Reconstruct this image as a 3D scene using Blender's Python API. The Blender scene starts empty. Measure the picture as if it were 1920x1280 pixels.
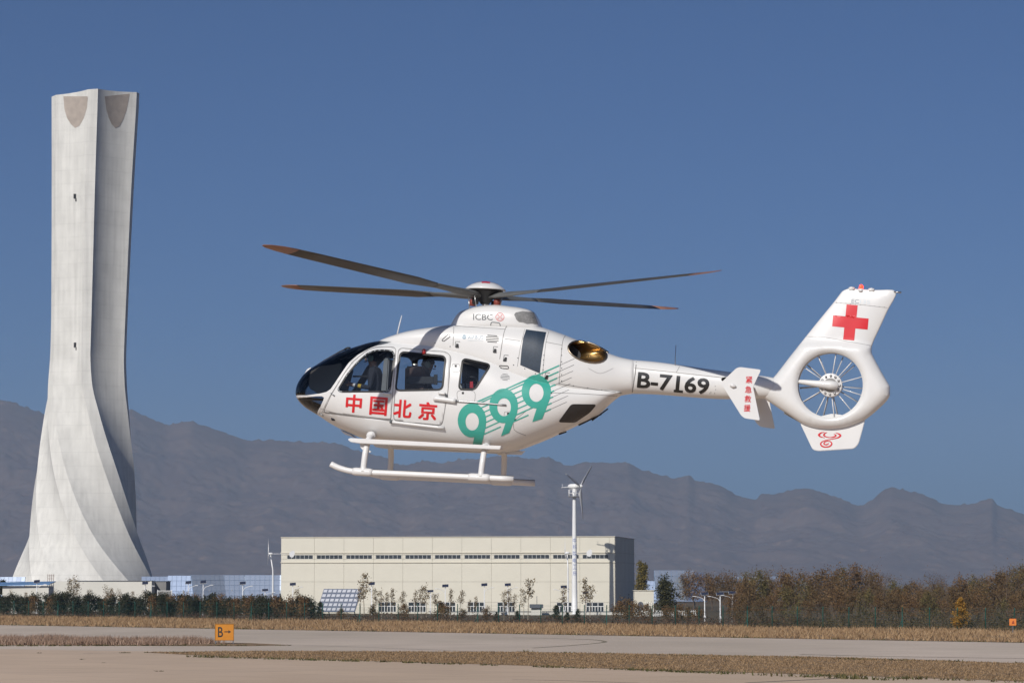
import bpy, bmesh, math, random
import numpy as np
from mathutils import Vector, Matrix, noise
from mathutils.bvhtree import BVHTree
from mathutils.geometry import delaunay_2d_cdt

random.seed(7); np.random.seed(7)
R = math.radians
SC = bpy.context.scene
COL = SC.collection

# ------------------------------------------------------------------ camera, sky, sun, exposure
FPX, HZN, CAMH = 5444.0, 1093.0, 4.5            # focal length in photo pixels, horizon row, eye height (m)
PITCH = math.atan((HZN - 640.0) / FPX)
cd = bpy.data.cameras.new('camera'); cam = bpy.data.objects.new('camera', cd); COL.objects.link(cam)
cam.location = (0, 0, CAMH); cam.rotation_euler = (math.pi / 2 + PITCH, 0, 0)
cd.sensor_width = 36; cd.lens = 36 * FPX / 1920; cd.clip_start = 0.5; cd.clip_end = 40000
SC.camera = cam

SUN_AZ, SUN_EL = R(26), R(33)                   # sun behind the camera, to the left
to_sun = Vector((-math.sin(SUN_AZ) * math.cos(SUN_EL), -math.cos(SUN_AZ) * math.cos(SUN_EL), math.sin(SUN_EL)))
world = bpy.data.worlds.new('World'); SC.world = world; world.use_nodes = True
wn = world.node_tree.nodes; wl = world.node_tree.links
sky = wn.new('ShaderNodeTexSky'); sky.sky_type = 'NISHITA'; sky.sun_disc = False
sky.sun_elevation = SUN_EL; sky.sun_rotation = math.pi + SUN_AZ
sky.altitude = 1000; sky.air_density = 0.6; sky.dust_density = 3.0; sky.ozone_density = 10.0
bg = wn['Background']; bg.inputs['Strength'].default_value = 0.06
wl.new(sky.outputs[0], bg.inputs['Color'])
sl = bpy.data.lights.new('sun', 'SUN'); sl.energy = 3.95; sl.angle = R(0.53); sl.color = (1.0, 0.955, 0.89)
so = bpy.data.objects.new('sun', sl); COL.objects.link(so)
so.rotation_euler = (-to_sun).to_track_quat('-Z', 'Y').to_euler()
SC.view_settings.view_transform = 'Standard'; SC.view_settings.look = 'None'
SC.view_settings.exposure = 0.0; SC.view_settings.gamma = 1.0; SC.view_settings.use_curve_mapping = False
SC.render.engine = 'CYCLES'
SC.cycles.max_bounces = 8; SC.cycles.transparent_max_bounces = 16; SC.cycles.volume_bounces = 1

# ------------------------------------------------------------------ measuring helpers
CAM = Vector((0, 0, CAMH))
FWD = Vector((0, math.cos(PITCH), math.sin(PITCH))); UPV = Vector((0, -math.sin(PITCH), math.cos(PITCH)))
def ray(px, py):
    return FWD * FPX + Vector((1, 0, 0)) * (px - 960) + UPV * (640 - py)
def at(px, py, Y):
    d = ray(px, py); return CAM + d * (Y / d.y)
def gnd(px, py, z=0.0):
    d = ray(px, py); return CAM + d * ((z - CAMH) / d.z)
def pchip(xs, ys, xq):
    xs = np.asarray(xs, float); ys = np.asarray(ys, float); xq = np.asarray(xq, float)
    h = np.diff(xs); s = np.diff(ys) / h; m = np.zeros_like(xs)
    m[0], m[-1] = s[0], s[-1]
    for i in range(1, len(xs) - 1):
        if s[i - 1] * s[i] > 0:
            w1, w2 = 2 * h[i] + h[i - 1], h[i] + 2 * h[i - 1]
            m[i] = (w1 + w2) / (w1 / s[i - 1] + w2 / s[i])
    k = np.clip(np.searchsorted(xs, xq) - 1, 0, len(xs) - 2)
    t = np.clip((xq - xs[k]) / h[k], 0, 1)
    return ((1 + 2 * t) * (1 - t) ** 2 * ys[k] + t * (1 - t) ** 2 * h[k] * m[k]
            + t * t * (3 - 2 * t) * ys[k + 1] + t * t * (t - 1) * h[k] * m[k + 1])

# ------------------------------------------------------------------ materials
MATS = {}
def mat(name, col, rough=0.6, metal=0.0, var=0.0, vscale=5.0, bump=0.0, bscale=40.0, coat=0.0, island=None, stretch=None, spec=0.5, emit=None):
    """Principled with a procedural noise tint, optional bump, optional random tint for each loose piece."""
    if name in MATS: return MATS[name]
    m = bpy.data.materials.new(name); m.use_nodes = True; MATS[name] = m
    nt = m.node_tree; b = nt.nodes['Principled BSDF']
    b.inputs['Base Color'].default_value = (*col, 1); b.inputs['Roughness'].default_value = rough
    b.inputs['Metallic'].default_value = metal; b.inputs['Coat Weight'].default_value = coat
    b.inputs['Coat Roughness'].default_value = 0.06
    b.inputs['Specular IOR Level'].default_value = spec
    src = None
    tc = nt.nodes.new('ShaderNodeTexCoord'); vec = tc.outputs['Object']
    if stretch:
        mp = nt.nodes.new('ShaderNodeMapping'); mp.inputs['Scale'].default_value = stretch
        nt.links.new(vec, mp.inputs[0]); vec = mp.outputs[0]
    if island:
        g = nt.nodes.new('ShaderNodeNewGeometry'); cr = nt.nodes.new('ShaderNodeValToRGB')
        cr.color_ramp.elements[0].color = (*island[0], 1); cr.color_ramp.elements[1].color = (*island[-1], 1)
        for i, c in enumerate(island[1:-1]):
            e = cr.color_ramp.elements.new((i + 1) / (len(island) - 1)); e.color = (*c, 1)
        nt.links.new(g.outputs['Random Per Island'], cr.inputs[0]); src = cr.outputs[0]
    if var > 0:
        n = nt.nodes.new('ShaderNodeTexNoise'); n.inputs['Scale'].default_value = vscale; n.inputs['Detail'].default_value = 6
        nt.links.new(vec, n.inputs['Vector'])
        mr = nt.nodes.new('ShaderNodeMapRange'); mr.inputs[1].default_value = 0.3; mr.inputs[2].default_value = 0.7
        mr.inputs[3].default_value = 1 - var; mr.inputs[4].default_value = 1 + var
        nt.links.new(n.outputs[0], mr.inputs[0])
        mx = nt.nodes.new('ShaderNodeVectorMath'); mx.operation = 'SCALE'
        mx.inputs[0].default_value = col
        if src: nt.links.new(src, mx.inputs[0])
        nt.links.new(mr.outputs[0], mx.inputs['Scale']); src = mx.outputs[0]
    if src: nt.links.new(src, b.inputs['Base Color'])
    if bump > 0:
        n2 = nt.nodes.new('ShaderNodeTexNoise'); n2.inputs['Scale'].default_value = bscale; n2.inputs['Detail'].default_value = 5
        nt.links.new(vec, n2.inputs['Vector'])
        bp = nt.nodes.new('ShaderNodeBump'); bp.inputs['Strength'].default_value = bump; bp.inputs['Distance'].default_value = 0.06
        nt.links.new(n2.outputs[0], bp.inputs['Height']); nt.links.new(bp.outputs[0], b.inputs['Normal'])
    if emit:
        b.inputs['Emission Color'].default_value = (*emit[0], 1); b.inputs['Emission Strength'].default_value = emit[1]
    return m
def glass(name, tint, refl=1.0, rough=0.02):
    if name in MATS: return MATS[name]
    m = bpy.data.materials.new(name); m.use_nodes = True; MATS[name] = m
    nt = m.node_tree; nt.nodes.remove(nt.nodes['Principled BSDF']); out = nt.nodes['Material Output']
    t = nt.nodes.new('ShaderNodeBsdfTransparent'); t.inputs[0].default_value = (*tint, 1)
    g = nt.nodes.new('ShaderNodeBsdfGlossy'); g.inputs['Roughness'].default_value = rough
    f = nt.nodes.new('ShaderNodeFresnel'); f.inputs[0].default_value = 1.5
    k = nt.nodes.new('ShaderNodeMath'); k.operation = 'MULTIPLY'; k.inputs[1].default_value = refl
    mx = nt.nodes.new('ShaderNodeMixShader')
    nt.links.new(f.outputs[0], k.inputs[0]); nt.links.new(k.outputs[0], mx.inputs[0])
    nt.links.new(t.outputs[0], mx.inputs[1]); nt.links.new(g.outputs[0], mx.inputs[2]); nt.links.new(mx.outputs[0], out.inputs[0])
    return m

# ------------------------------------------------------------------ objects
def put(name, me, m=None, parent=None, loc=None, rot=None):
    o = bpy.data.objects.new(name, me); COL.objects.link(o)
    if m is not None and me is not None and len(me.materials) == 0:
        for q in (m if isinstance(m, (list, tuple)) else [m]): me.materials.append(q)
    if parent: o.parent = parent
    if loc is not None: o.location = loc
    if rot is not None: o.rotation_euler = rot
    return o
def tag(o, label=None, cat=None, group=None, kind=None):
    if label: o['label'] = label
    if cat: o['category'] = cat
    if group: o['group'] = group
    if kind: o['kind'] = kind
    return o
def thing(name, label, cat, loc=(0, 0, 0), rotz=0.0, group=None):
    o = bpy.data.objects.new(name, None); COL.objects.link(o); o.empty_display_size = 0.2
    o.location = loc; o.rotation_euler = (0, 0, rotz)
    return tag(o, label, cat, group)
def dup(root, loc, rotz=0.0, scale=1.0, label=None, group=None):
    def cp(o, par):
        c = o.copy(); COL.objects.link(c)
        if par: c.parent = par
        for ch in o.children: cp(ch, c)
        return c
    r = cp(root, None); r.location = loc; r.rotation_euler = (0, 0, rotz)
    r.scale = scale if isinstance(scale, (tuple, list)) else (scale,) * 3
    if label: r['label'] = label
    if group: r['group'] = group
    return r
def bm_mesh(name, bm, smooth=False):
    me = bpy.data.meshes.new(name); bm.to_mesh(me); bm.free()
    if smooth: me.polygons.foreach_set('use_smooth', [True] * len(me.polygons))
    return me
def pydata(name, v, f, smooth=False):
    me = bpy.data.meshes.new(name); me.from_pydata([tuple(p) for p in v], [], f); me.update()
    if smooth: me.polygons.foreach_set('use_smooth', [True] * len(me.polygons))
    return me
def boxm(name, x0, x1, y0, y1, z0, z1, bev=0.0):
    bm = bmesh.new(); bmesh.ops.create_cube(bm, size=1)
    for v in bm.verts:
        v.co = Vector(((x0 + x1) / 2 + v.co.x * (x1 - x0), (y0 + y1) / 2 + v.co.y * (y1 - y0), (z0 + z1) / 2 + v.co.z * (z1 - z0)))
    if bev: bmesh.ops.bevel(bm, geom=bm.edges[:], offset=bev, segments=2, affect='EDGES')
    return bm_mesh(name, bm)
def smoothpath(pts, n=4):
    pts = [Vector(p) for p in pts]; out = []
    for i in range(len(pts) - 1):
        p0, p1, p2, p3 = pts[max(i - 1, 0)], pts[i], pts[i + 1], pts[min(i + 2, len(pts) - 1)]
        for k in range(n):
            t = k / n
            out.append(0.5 * ((2 * p1) + (p2 - p0) * t + (2 * p0 - 5 * p1 + 4 * p2 - p3) * t * t + (3 * p1 - p0 - 3 * p2 + p3) * t ** 3))
    out.append(pts[-1]); return out
def tubem(name, pts, rad, seg=10, flat=1.0, cap=True):
    """Tube along a path; rad is a number or one per point."""
    pts = [Vector(p) for p in pts]; n = len(pts)
    rs = [rad] * n if not hasattr(rad, '__len__') else list(rad)
    v, f = [], []; up = Vector((0, 0, 1))
    t0 = (pts[1] - pts[0]).normalized()
    if abs(t0.dot(up)) > 0.9: up = Vector((0, 1, 0))
    for i in range(n):
        t = (pts[min(i + 1, n - 1)] - pts[max(i - 1, 0)]).normalized()
        s = t.cross(up).normalized(); u = s.cross(t).normalized(); up = u
        for k in range(seg):
            a = 2 * math.pi * k / seg
            v.append(pts[i] + s * (math.cos(a) * rs[i]) + u * (math.sin(a) * rs[i] * flat))
    for i in range(n - 1):
        for k in range(seg):
            a, b = i * seg + k, i * seg + (k + 1) % seg
            f.append((a, b, b + seg, a + seg))
    if cap: f.append(tuple(range(seg))[::-1]); f.append(tuple(range((n - 1) * seg, n * seg)))
    return pydata(name, v, f, True)
def lathem(name, prof, seg=20):
    v, f = [], []
    for r, z in prof:
        for k in range(seg):
            a = 2 * math.pi * k / seg; v.append((r * math.cos(a), r * math.sin(a), z))
    for i in range(len(prof) - 1):
        for k in range(seg):
            a, b = i * seg + k, i * seg + (k + 1) % seg; f.append((a, b, b + seg, a + seg))
    f.append(tuple(range(seg))[::-1]); f.append(tuple(range((len(prof) - 1) * seg, len(prof) * seg)))
    return pydata(name, v, f, True)
def joinm(name, meshes):
    v, f = [], []
    for me in meshes:
        b = len(v); v += [p.co.copy() for p in me.vertices]; f += [tuple(i + b for i in p.vertices) for p in me.polygons]
    return pydata(name, v, f)
def sharp(me, ang=30):
    me.polygons.foreach_set('use_smooth', [True] * len(me.polygons))
    try: me.set_sharp_from_angle(angle=R(ang))
    except Exception: pass
    return me
def flat2d(loops):
    """Filled 2-D mesh of closed loops (even-odd), as (verts, tris)."""
    c = bpy.data.curves.new('c', 'CURVE'); c.dimensions = '2D'; c.fill_mode = 'BOTH'
    for lp in loops:
        s = c.splines.new('POLY'); s.points.add(len(lp) - 1); s.use_cyclic_u = True
        for q, p in zip(s.points, lp): q.co = (p[0], p[1], 0, 1)
    return _c2m(c)
def text2d(body, offset=0.0):
    """Lettering as a flat mesh normalised to the unit square (0..1, 0..1) and its aspect."""
    c = bpy.data.curves.new('t', 'FONT'); c.body = body; c.resolution_u = 3; c.offset = offset
    v, f = _c2m(c); v = np.array(v)
    lo, hi = v.min(0), v.max(0); return [tuple(p) for p in (v - lo) / (hi - lo)], f
def _c2m(c):
    o = bpy.data.objects.new('tmp', c); COL.objects.link(o)
    dg = bpy.context.evaluated_depsgraph_get(); me = bpy.data.meshes.new_from_object(o.evaluated_get(dg))
    v = [(p.co.x, p.co.y) for p in me.vertices]; f = [tuple(p.vertices) for p in me.polygons]
    bpy.data.objects.remove(o); bpy.data.curves.remove(c); bpy.data.meshes.remove(me)
    return v, f
def inpoly(x, y, P):
    ins = False; j = len(P) - 1
    for i in range(len(P)):
        if (P[i][1] > y) != (P[j][1] > y) and x < (P[j][0] - P[i][0]) * (y - P[i][1]) / (P[j][1] - P[i][1]) + P[i][0]: ins = not ins
        j = i
    return ins
def rounded(P, r, n=5):
    """Polygon with rounded corners."""
    out = []; k = len(P)
    for i in range(k):
        p, a, b = Vector(P[i]), Vector(P[i - 1]), Vector(P[(i + 1) % k])
        da, db = (a - p), (b - p); d = min(r, da.length * .45, db.length * .45)
        s, e = p + da.normalized() * d, p + db.normalized() * d
        for q in range(n):
            t = q / (n - 1); out.append(tuple((1 - t) ** 2 * s + 2 * t * (1 - t) * p + t * t * e))
    return out
# ------------------------------------------------------------------ setting: ground, apron, taxiway, grass
def sheet(name, pts, z, m):
    v, f = flat2d([[(p.x, p.y) for p in pts]])
    o = put(name, pydata(name, [(a, b, z) for a, b in v], f), m); return tag(o, kind='structure')
def sheet_material(name, c1, c2, dirt, scale):
    m = mat(name, c1, rough=0.9, spec=0.2)
    nt = m.node_tree; b = nt.nodes['Principled BSDF']; tc = nt.nodes.new('ShaderNodeTexCoord')
    def nz(s, st, det=6):
        mp = nt.nodes.new('ShaderNodeMapping'); mp.inputs['Scale'].default_value = st; nt.links.new(tc.outputs['Object'], mp.inputs[0])
        n = nt.nodes.new('ShaderNodeTexNoise'); n.inputs['Scale'].default_value = s; n.inputs['Detail'].default_value = det
        nt.links.new(mp.outputs[0], n.inputs['Vector']); return n.outputs[0]
    def ramp(v, a, bb):
        r = nt.nodes.new('ShaderNodeMapRange'); r.inputs[1].default_value = a; r.inputs[2].default_value = bb; nt.links.new(v, r.inputs[0]); return r.outputs[0]
    def mix(f, a, bb):
        x = nt.nodes.new('ShaderNodeMix'); x.data_type = 'RGBA'; nt.links.new(f, x.inputs[0])
        for s, i in ((a, 6), (bb, 7)):
            if isinstance(s, tuple): x.inputs[i].default_value = (*s, 1)
            else: nt.links.new(s, x.inputs[i])
        return x.outputs[2]
    a = mix(ramp(nz(scale, (1, 0.35, 1)), .35, .65), c1, c2)
    a = mix(ramp(nz(scale * 7, (0.3, 1, 1)), .62, .8), a, dirt)
    nt.links.new(a, b.inputs['Base Color']); return m, nz, ramp, mix, a
ground_m, nz, ramp, mix, a = sheet_material('dry_field', (.10, .075, .05), (.13, .10, .065), (.07, .06, .035), .02)
tag(put('ground', pydata('ground', [(-8800, -1400, -.02), (8800, -1400, -.02), (8800, 10800, -.02), (-8800, 10800, -.02)], [(0, 1, 2, 3)]), ground_m), kind='structure')
def slab_material(name, c1, c2, dirt, rot):
    m, nz, ramp, mix, a = sheet_material(name, c1, c2, dirt, .05)
    nt = m.node_tree; tc = nt.nodes.new('ShaderNodeTexCoord'); mp = nt.nodes.new('ShaderNodeMapping')
    mp.inputs['Rotation'].default_value = (0, 0, rot); nt.links.new(tc.outputs['Object'], mp.inputs[0])
    br = nt.nodes.new('ShaderNodeTexBrick'); br.offset = 0.0; br.inputs['Scale'].default_value = 1.0
    br.inputs['Brick Width'].default_value = 5.0; br.inputs['Row Height'].default_value = 5.0; br.inputs['Mortar Size'].default_value = .035
    br.inputs['Color1'].default_value = (1, 1, 1, 1); br.inputs['Color2'].default_value = (.93, .93, .94, 1); br.inputs['Mortar'].default_value = (.62, .6, .58, 1)
    nt.links.new(mp.outputs[0], br.inputs['Vector'])
    mul = nt.nodes.new('ShaderNodeMix'); mul.data_type = 'RGBA'; mul.blend_type = 'MULTIPLY'; mul.inputs[0].default_value = 1
    nt.links.new(a, mul.inputs[6]); nt.links.new(br.outputs[0], mul.inputs[7])
    nt.links.new(mul.outputs[2], nt.nodes['Principled BSDF'].inputs['Base Color']); return m
FARL, FARR = gnd(-900, 1155.5), gnd(2800, 1219.5)          # far edge of the taxiway
MIDL, MIDR = gnd(-900, 1203), gnd(2800, 1258)              # edge between taxiway and apron
tax_m = slab_material('taxiway_concrete', (.50, .42, .335), (.62, .515, .42), (.42, .345, .275), .79)
apr_m = slab_material('apron_concrete', (.53, .40, .285), (.63, .48, .355), (.44, .335, .24), .79)
sheet('taxiway', [FARL, FARR, MIDR, MIDL], 0.0, tax_m)
sheet('apron', [MIDL + Vector((0, .3, 0)), MIDR + Vector((0, .3, 0)), Vector((240, -60, 0)), Vector((-240, -60, 0))], .006, apr_m)

def blades(poly, n, h, w, seed, lean=.35, clump=1.0):
    """Many single-triangle dry stalks over a ground polygon."""
    rs = np.random.RandomState(seed); P = np.array([(p.x, p.y) for p in poly]); lo, hi = P.min(0), P.max(0)
    pts = []
    while len(pts) < n:
        q = rs.uniform(lo, hi)
        if inpoly(q[0], q[1], P):
            k = noise.noise((q[0] * .35 * clump, q[1] * .35 * clump, seed))
            if rs.rand() < .65 + k: pts.append((q[0], q[1], max(.4, 1 + .5 * k)))
    pts = np.array(pts); m = len(pts); a = rs.uniform(0, 6.283, m); hh = h * pts[:, 2] * rs.uniform(.55, 1.25, m)
    dx, dy = np.cos(a) * w, np.sin(a) * w; lx, ly = rs.normal(0, lean, m) * hh, rs.normal(0, lean, m) * hh
    v = np.zeros((m, 3, 3)); v[:, 0, 0] = pts[:, 0] - dx; v[:, 0, 1] = pts[:, 1] - dy; v[:, 1, 0] = pts[:, 0] + dx; v[:, 1, 1] = pts[:, 1] + dy
    v[:, 2, 0] = pts[:, 0] + lx; v[:, 2, 1] = pts[:, 1] + ly; v[:, 2, 2] = hh
    return pydata('grass', v.reshape(-1, 3), [(3 * i, 3 * i + 1, 3 * i + 2) for i in range(m)])
straw = mat('straw', (.3, .2, .11), .9, island=[(.23, .14, .075), (.33, .215, .115), (.40, .275, .16)], spec=.1)
straw2 = mat('straw_mauve', (.3, .2, .15), .9, island=[(.20, .125, .085), (.30, .20, .145), (.37, .265, .20)], spec=.1)
straw3 = mat('straw_short', (.25, .17, .09), .9, island=[(.19, .125, .065), (.29, .19, .105), (.36, .245, .145)], spec=.1)
weed_m = mat('weed_green', (.1, .1, .04), .9, island=[(.06, .07, .025), (.14, .11, .05)], spec=.1)
soil_m = mat('dry_turf', (.25, .17, .10), .95, var=.25, vscale=.6, spec=.1)
# grass verge below the fence
verge = [gnd(-150, 1152), gnd(2070, 1184), gnd(2070, 1206.5), gnd(-150, 1168.5)]
sheet('verge', verge, .004, soil_m)
tag(put('verge_grass', blades(verge, 46000, .33, .045, 1, .45, .6), straw), 'tall straw coloured dry grass along the foot of the green fence', 'grass', kind='stuff')
# island with the direction sign
isl = [gnd(-250, 1197), gnd(380, 1203.5), gnd(470, 1205), gnd(548, 1208.8), gnd(460, 1210.5), gnd(200, 1210), gnd(-250, 1208)]
sheet('grass_island', isl, .014, soil_m)
isl2 = [gnd(-250, 1197), gnd(330, 1203), gnd(440, 1205.2), gnd(400, 1206.3), gnd(330, 1208.8), gnd(200, 1209.5), gnd(-250, 1207.5)]
tag(put('island_grass', blades(isl2, 19000, .46, .035, 2, .3), straw2), 'tall mauve dry grass on the island around the orange sign', 'grass', kind='stuff')
# long median between taxiway and apron
med = [gnd(270, 1222.3), gnd(480, 1220), gnd(960, 1221.5), gnd(1180, 1225), gnd(1560, 1231.5), gnd(1920, 1243), gnd(2200, 1252),
       gnd(2200, 1289), gnd(1920, 1277), gnd(1560, 1265), gnd(1180, 1254.5), gnd(960, 1246.5), gnd(700, 1239), gnd(420, 1231)]
sheet('median', med, .014, soil_m)
tag(put('median_grass', blades(med, 48000, .09, .03, 3, .5, 2.0), straw3), 'short brown mown grass on the median strip beside the apron', 'grass', kind='stuff')
wv = []
rs = np.random.RandomState(5)
def weed_row(p0, p1, n, s):
    for i in range(n):
        t = rs.rand(); g = gnd(p0[0] + (p1[0] - p0[0]) * t, p0[1] + (p1[1] - p0[1]) * t)
        k = rs.uniform(.3, 1.0) * s
        for j in range(14):
            a = rs.uniform(0, 6.28); r = rs.uniform(0, .5) * k * 2.2; c = g + Vector((math.cos(a) * r, math.sin(a) * r, 0)); b = rs.uniform(0, 6.28)
            d = Vector((math.cos(b), math.sin(b), 0)) * .05
            wv.extend([c - d, c + d, c + Vector((rs.normal(0, .12), rs.normal(0, .12), rs.uniform(.1, .35) * k))])
weed_row((330, 1230), (700, 1240.5), 26, .8); weed_row((700, 1240), (1920, 1279), 60, .7); weed_row((1180, 1256), (1680, 1275), 26, 1.0)
weed_row((960, 1221.5), (1920, 1243), 50, .6); weed_row((0, 1210.5), (540, 1209.5), 50, .5); weed_row((160, 1224), (420, 1222), 14, .4)
weed_row((0, 1171), (1920, 1204), 60, .7); weed_row((60, 1222), (330, 1262), 4, .4)
tag(put('weeds', pydata('weeds', wv, [(i, i + 1, i + 2) for i in range(0, len(wv), 3)]), weed_m), 'small dark green weeds in the joints and edges of the concrete', 'weeds', kind='stuff')
# tarred joints and a curved guide line on the concrete
line_m = mat('worn_line', (.24, .20, .13), .9, var=.3, vscale=2); tar_m = mat('tar_joint', (.10, .085, .075), .9, var=.3, vscale=3)
def ground_line(name, pxs, w, m, z):
    pts = smoothpath([gnd(*p) for p in pxs], 8); v, f = [], []
    for i, p in enumerate(pts):
        t = (pts[min(i + 1, len(pts) - 1)] - pts[max(i - 1, 0)]); s = Vector((-t.y, t.x, 0)).normalized() * w / 2
        v += [(p.x - s.x, p.y - s.y, z), (p.x + s.x, p.y + s.y, z)]
    f = [(2 * i, 2 * i + 1, 2 * i + 3, 2 * i + 2) for i in range(len(pts) - 1)]
    tag(put(name, pydata(name, v, f), m), kind='structure')
ground_line('guide_line', [(960, 1194.5), (1040, 1196), (1110, 1198.5), (1134, 1202), (1120, 1205), (1060, 1210), (1000, 1214)], .35, line_m, .010)
ground_line('joint_line', [(1400, 1279.5), (1480, 1275.5), (1570, 1271)], .30, tar_m, .012)
ground_line('joint_line', [(960, 1273.5), (1060, 1275.5), (1200, 1280)], .14, tar_m, .012)
ground_line('joint_line', [(155, 1224.5), (270, 1223), (420, 1230.5)], .16, tar_m, .012)
ground_line('joint_line', [(545, 1208.5), (620, 1210.5), (900, 1221)], .14, tar_m, .012)
ground_line('joint_line', [(1500, 1226), (1640, 1229.5), (1930, 1234)], .35, line_m, .012)

# ------------------------------------------------------------------ mountains
RIDGE = [(-2600, 800), (-2000, 770), (-1500, 800), (-900, 765), (-400, 760), (-150, 748), (0, 750), (30, 757), (60, 768), (80, 776), (120, 782), (180, 772), (240, 767), (265, 778), (300, 792),
         (315, 796), (355, 790), (375, 796), (410, 808), (440, 818), (465, 826), (510, 825), (560, 829), (600, 829), (640, 834), (660, 842), (690, 850), (720, 858),
         (745, 870), (760, 872), (785, 866), (800, 864), (825, 869), (860, 862), (900, 860), (940, 855), (970, 857), (1000, 860), (1025, 857), (1050, 868), (1070, 873),
         (1100, 866), (1130, 868), (1175, 867), (1200, 880), (1230, 888), (1270, 897), (1288, 891), (1305, 901), (1335, 906), (1360, 916), (1385, 930), (1415, 936),
         (1430, 927), (1460, 926), (1480, 919), (1515, 916), (1545, 925), (1580, 936), (1610, 948), (1630, 940), (1655, 920), (1670, 914), (1700, 920), (1740, 931),
         (1770, 945), (1800, 947), (1840, 940), (1858, 934), (1868, 946), (1900, 958), (1930, 968), (2100, 985), (2400, 940), (2800, 975), (3300, 920), (4000, 960), (4600, 930)]
def build_hills():
    YF, YR, YB = 7100.0, 8600.0, 9800.0
    xs = np.unique(np.concatenate([np.arange(-2600, -60, 26.0), np.arange(-60, 2000, 4.0), np.arange(2000, 4600, 26.0)]))
    rx = [p[0] for p in RIDGE]; ry = [p[1] for p in RIDGE]
    top = pchip(rx, ry, xs); rows = 130; v = []
    for j in range(rows + 1):
        s = j / rows; Y = YF + (YR - YF) * s if s <= 1 else 0
        for i, px in enumerate(xs):
            X = (px - 960) / FPX * Y; H = (HZN - top[i]) * YR / FPX + CAMH
            q = Vector((X / 620, Y / 520, 0))
            rd = 0.0; amp, fr = 1.0, 1.0
            for o in range(5):
                rd += amp * (1 - abs(noise.noise(q * fr + Vector((o * 7.3, 0, 3))) * 2)); amp *= .52; fr *= 2.1
            rd = rd / 2.0 - .55
            rd += .10 * noise.noise(q * 22) + .05 * noise.noise(q * 47)
            z = H * (s ** 1.1) + (rd * 120) * (s ** .7) * (1 - s ** 3)
            if s == 1: z = H + noise.noise((px * .09, 1, 2)) * 7 + noise.noise((px * .31, 4, 2)) * 5
            v.append((X, Y, min(max(z, -1) if s < 1 else z, H * (1.0 if s < 1 else 2) * (.25 + .75 * s) if s < 1 else 9e9) if s > 0 else -.5))
    for px, h in zip(xs, top):
        v.append(((px - 960) / FPX * YB, YB, -.5))
    n = len(xs); f = [(j * n + i, j * n + i + 1, (j + 1) * n + i + 1, (j + 1) * n + i) for j in range(rows + 1) for i in range(n - 1)]
    return pydata('hills', v, f, True)
hill_m = mat('hill_rock', (.13, .10, .075), .95, spec=.05)
nt = hill_m.node_tree; tc = nt.nodes.new('ShaderNodeTexCoord')
def hn(s, lo, hi, det=8):
    n = nt.nodes.new('ShaderNodeTexNoise'); n.inputs['Scale'].default_value = s; n.inputs['Detail'].default_value = det; n.inputs['Roughness'].default_value = .65
    nt.links.new(tc.outputs['Object'], n.inputs['Vector'])
    r = nt.nodes.new('ShaderNodeMapRange'); r.inputs[1].default_value = lo; r.inputs[2].default_value = hi; nt.links.new(n.outputs[0], r.inputs[0]); return r.outputs[0]
def hm(f, a, b):
    x = nt.nodes.new('ShaderNodeMix'); x.data_type = 'RGBA'; nt.links.new(f, x.inputs[0])
    for s, i in ((a, 6), (b, 7)):
        if isinstance(s, tuple): x.inputs[i].default_value = (*s, 1)
        else: nt.links.new(s, x.inputs[i])
    return x.outputs[2]
c = hm(hn(.009, .35, .65), (.085, .054, .045), (.125, .082, .062)); c = hm(hn(.006, .55, .68), c, (.145, .098, .074)); c = hm(hn(.022, .57, .72), c, (.19, .125, .09))
nt.links.new(c, nt.nodes['Principled BSDF'].inputs['Base Color'])
tag(put('hills', build_hills(), hill_m), kind='structure')

# ------------------------------------------------------------------ solar tower
TY = 693.0
def tz(py): return CAMH + (HZN - py) * TY / FPX
concrete = mat('tower_concrete', (.70, .685, .64), .85, var=.07, vscale=.25, bump=.25, bscale=.8, spec=.2)
nt = concrete.node_tree; b = nt.nodes['Principled BSDF']                       # lift joints of the formwork and rain streaks
tc = nt.nodes.new('ShaderNodeTexCoord'); sx = nt.nodes.new('ShaderNodeSeparateXYZ'); nt.links.new(tc.outputs['Object'], sx.inputs[0])
md = nt.nodes.new('ShaderNodeMath'); md.operation = 'PINGPONG'; md.inputs[1].default_value = 1.6; nt.links.new(sx.outputs[2], md.inputs[0])
jr = nt.nodes.new('ShaderNodeMapRange'); jr.inputs[1].default_value = 0; jr.inputs[2].default_value = .12; jr.inputs[3].default_value = .90; jr.inputs[4].default_value = 1
nt.links.new(md.outputs[0], jr.inputs[0])
mp = nt.nodes.new('ShaderNodeMapping'); mp.inputs['Scale'].default_value = (1.2, 1.2, .06); nt.links.new(tc.outputs['Object'], mp.inputs[0])
sn = nt.nodes.new('ShaderNodeTexNoise'); sn.inputs['Scale'].default_value = 1; sn.inputs['Detail'].default_value = 5; nt.links.new(mp.outputs[0], sn.inputs['Vector'])
sr = nt.nodes.new('ShaderNodeMapRange'); sr.inputs[1].default_value = .4; sr.inputs[2].default_value = .75; sr.inputs[3].default_value = 1; sr.inputs[4].default_value = .86
nt.links.new(sn.outputs[0], sr.inputs[0])
pr = nt.nodes.new('ShaderNodeMath'); pr.operation = 'MULTIPLY'; nt.links.new(jr.outputs[0], pr.inputs[0]); nt.links.new(sr.outputs[0], pr.inputs[1])
old = b.inputs['Base Color'].links[0].from_socket; vm = nt.nodes.new('ShaderNodeVectorMath'); vm.operation = 'SCALE'
nt.links.new(old, vm.inputs[0]); nt.links.new(pr.outputs[0], vm.inputs['Scale']); nt.links.new(vm.outputs[0], b.inputs['Base Color'])
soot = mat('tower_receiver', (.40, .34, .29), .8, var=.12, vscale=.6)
dark = mat('dark_void', (.02, .02, .022), .8)
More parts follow.
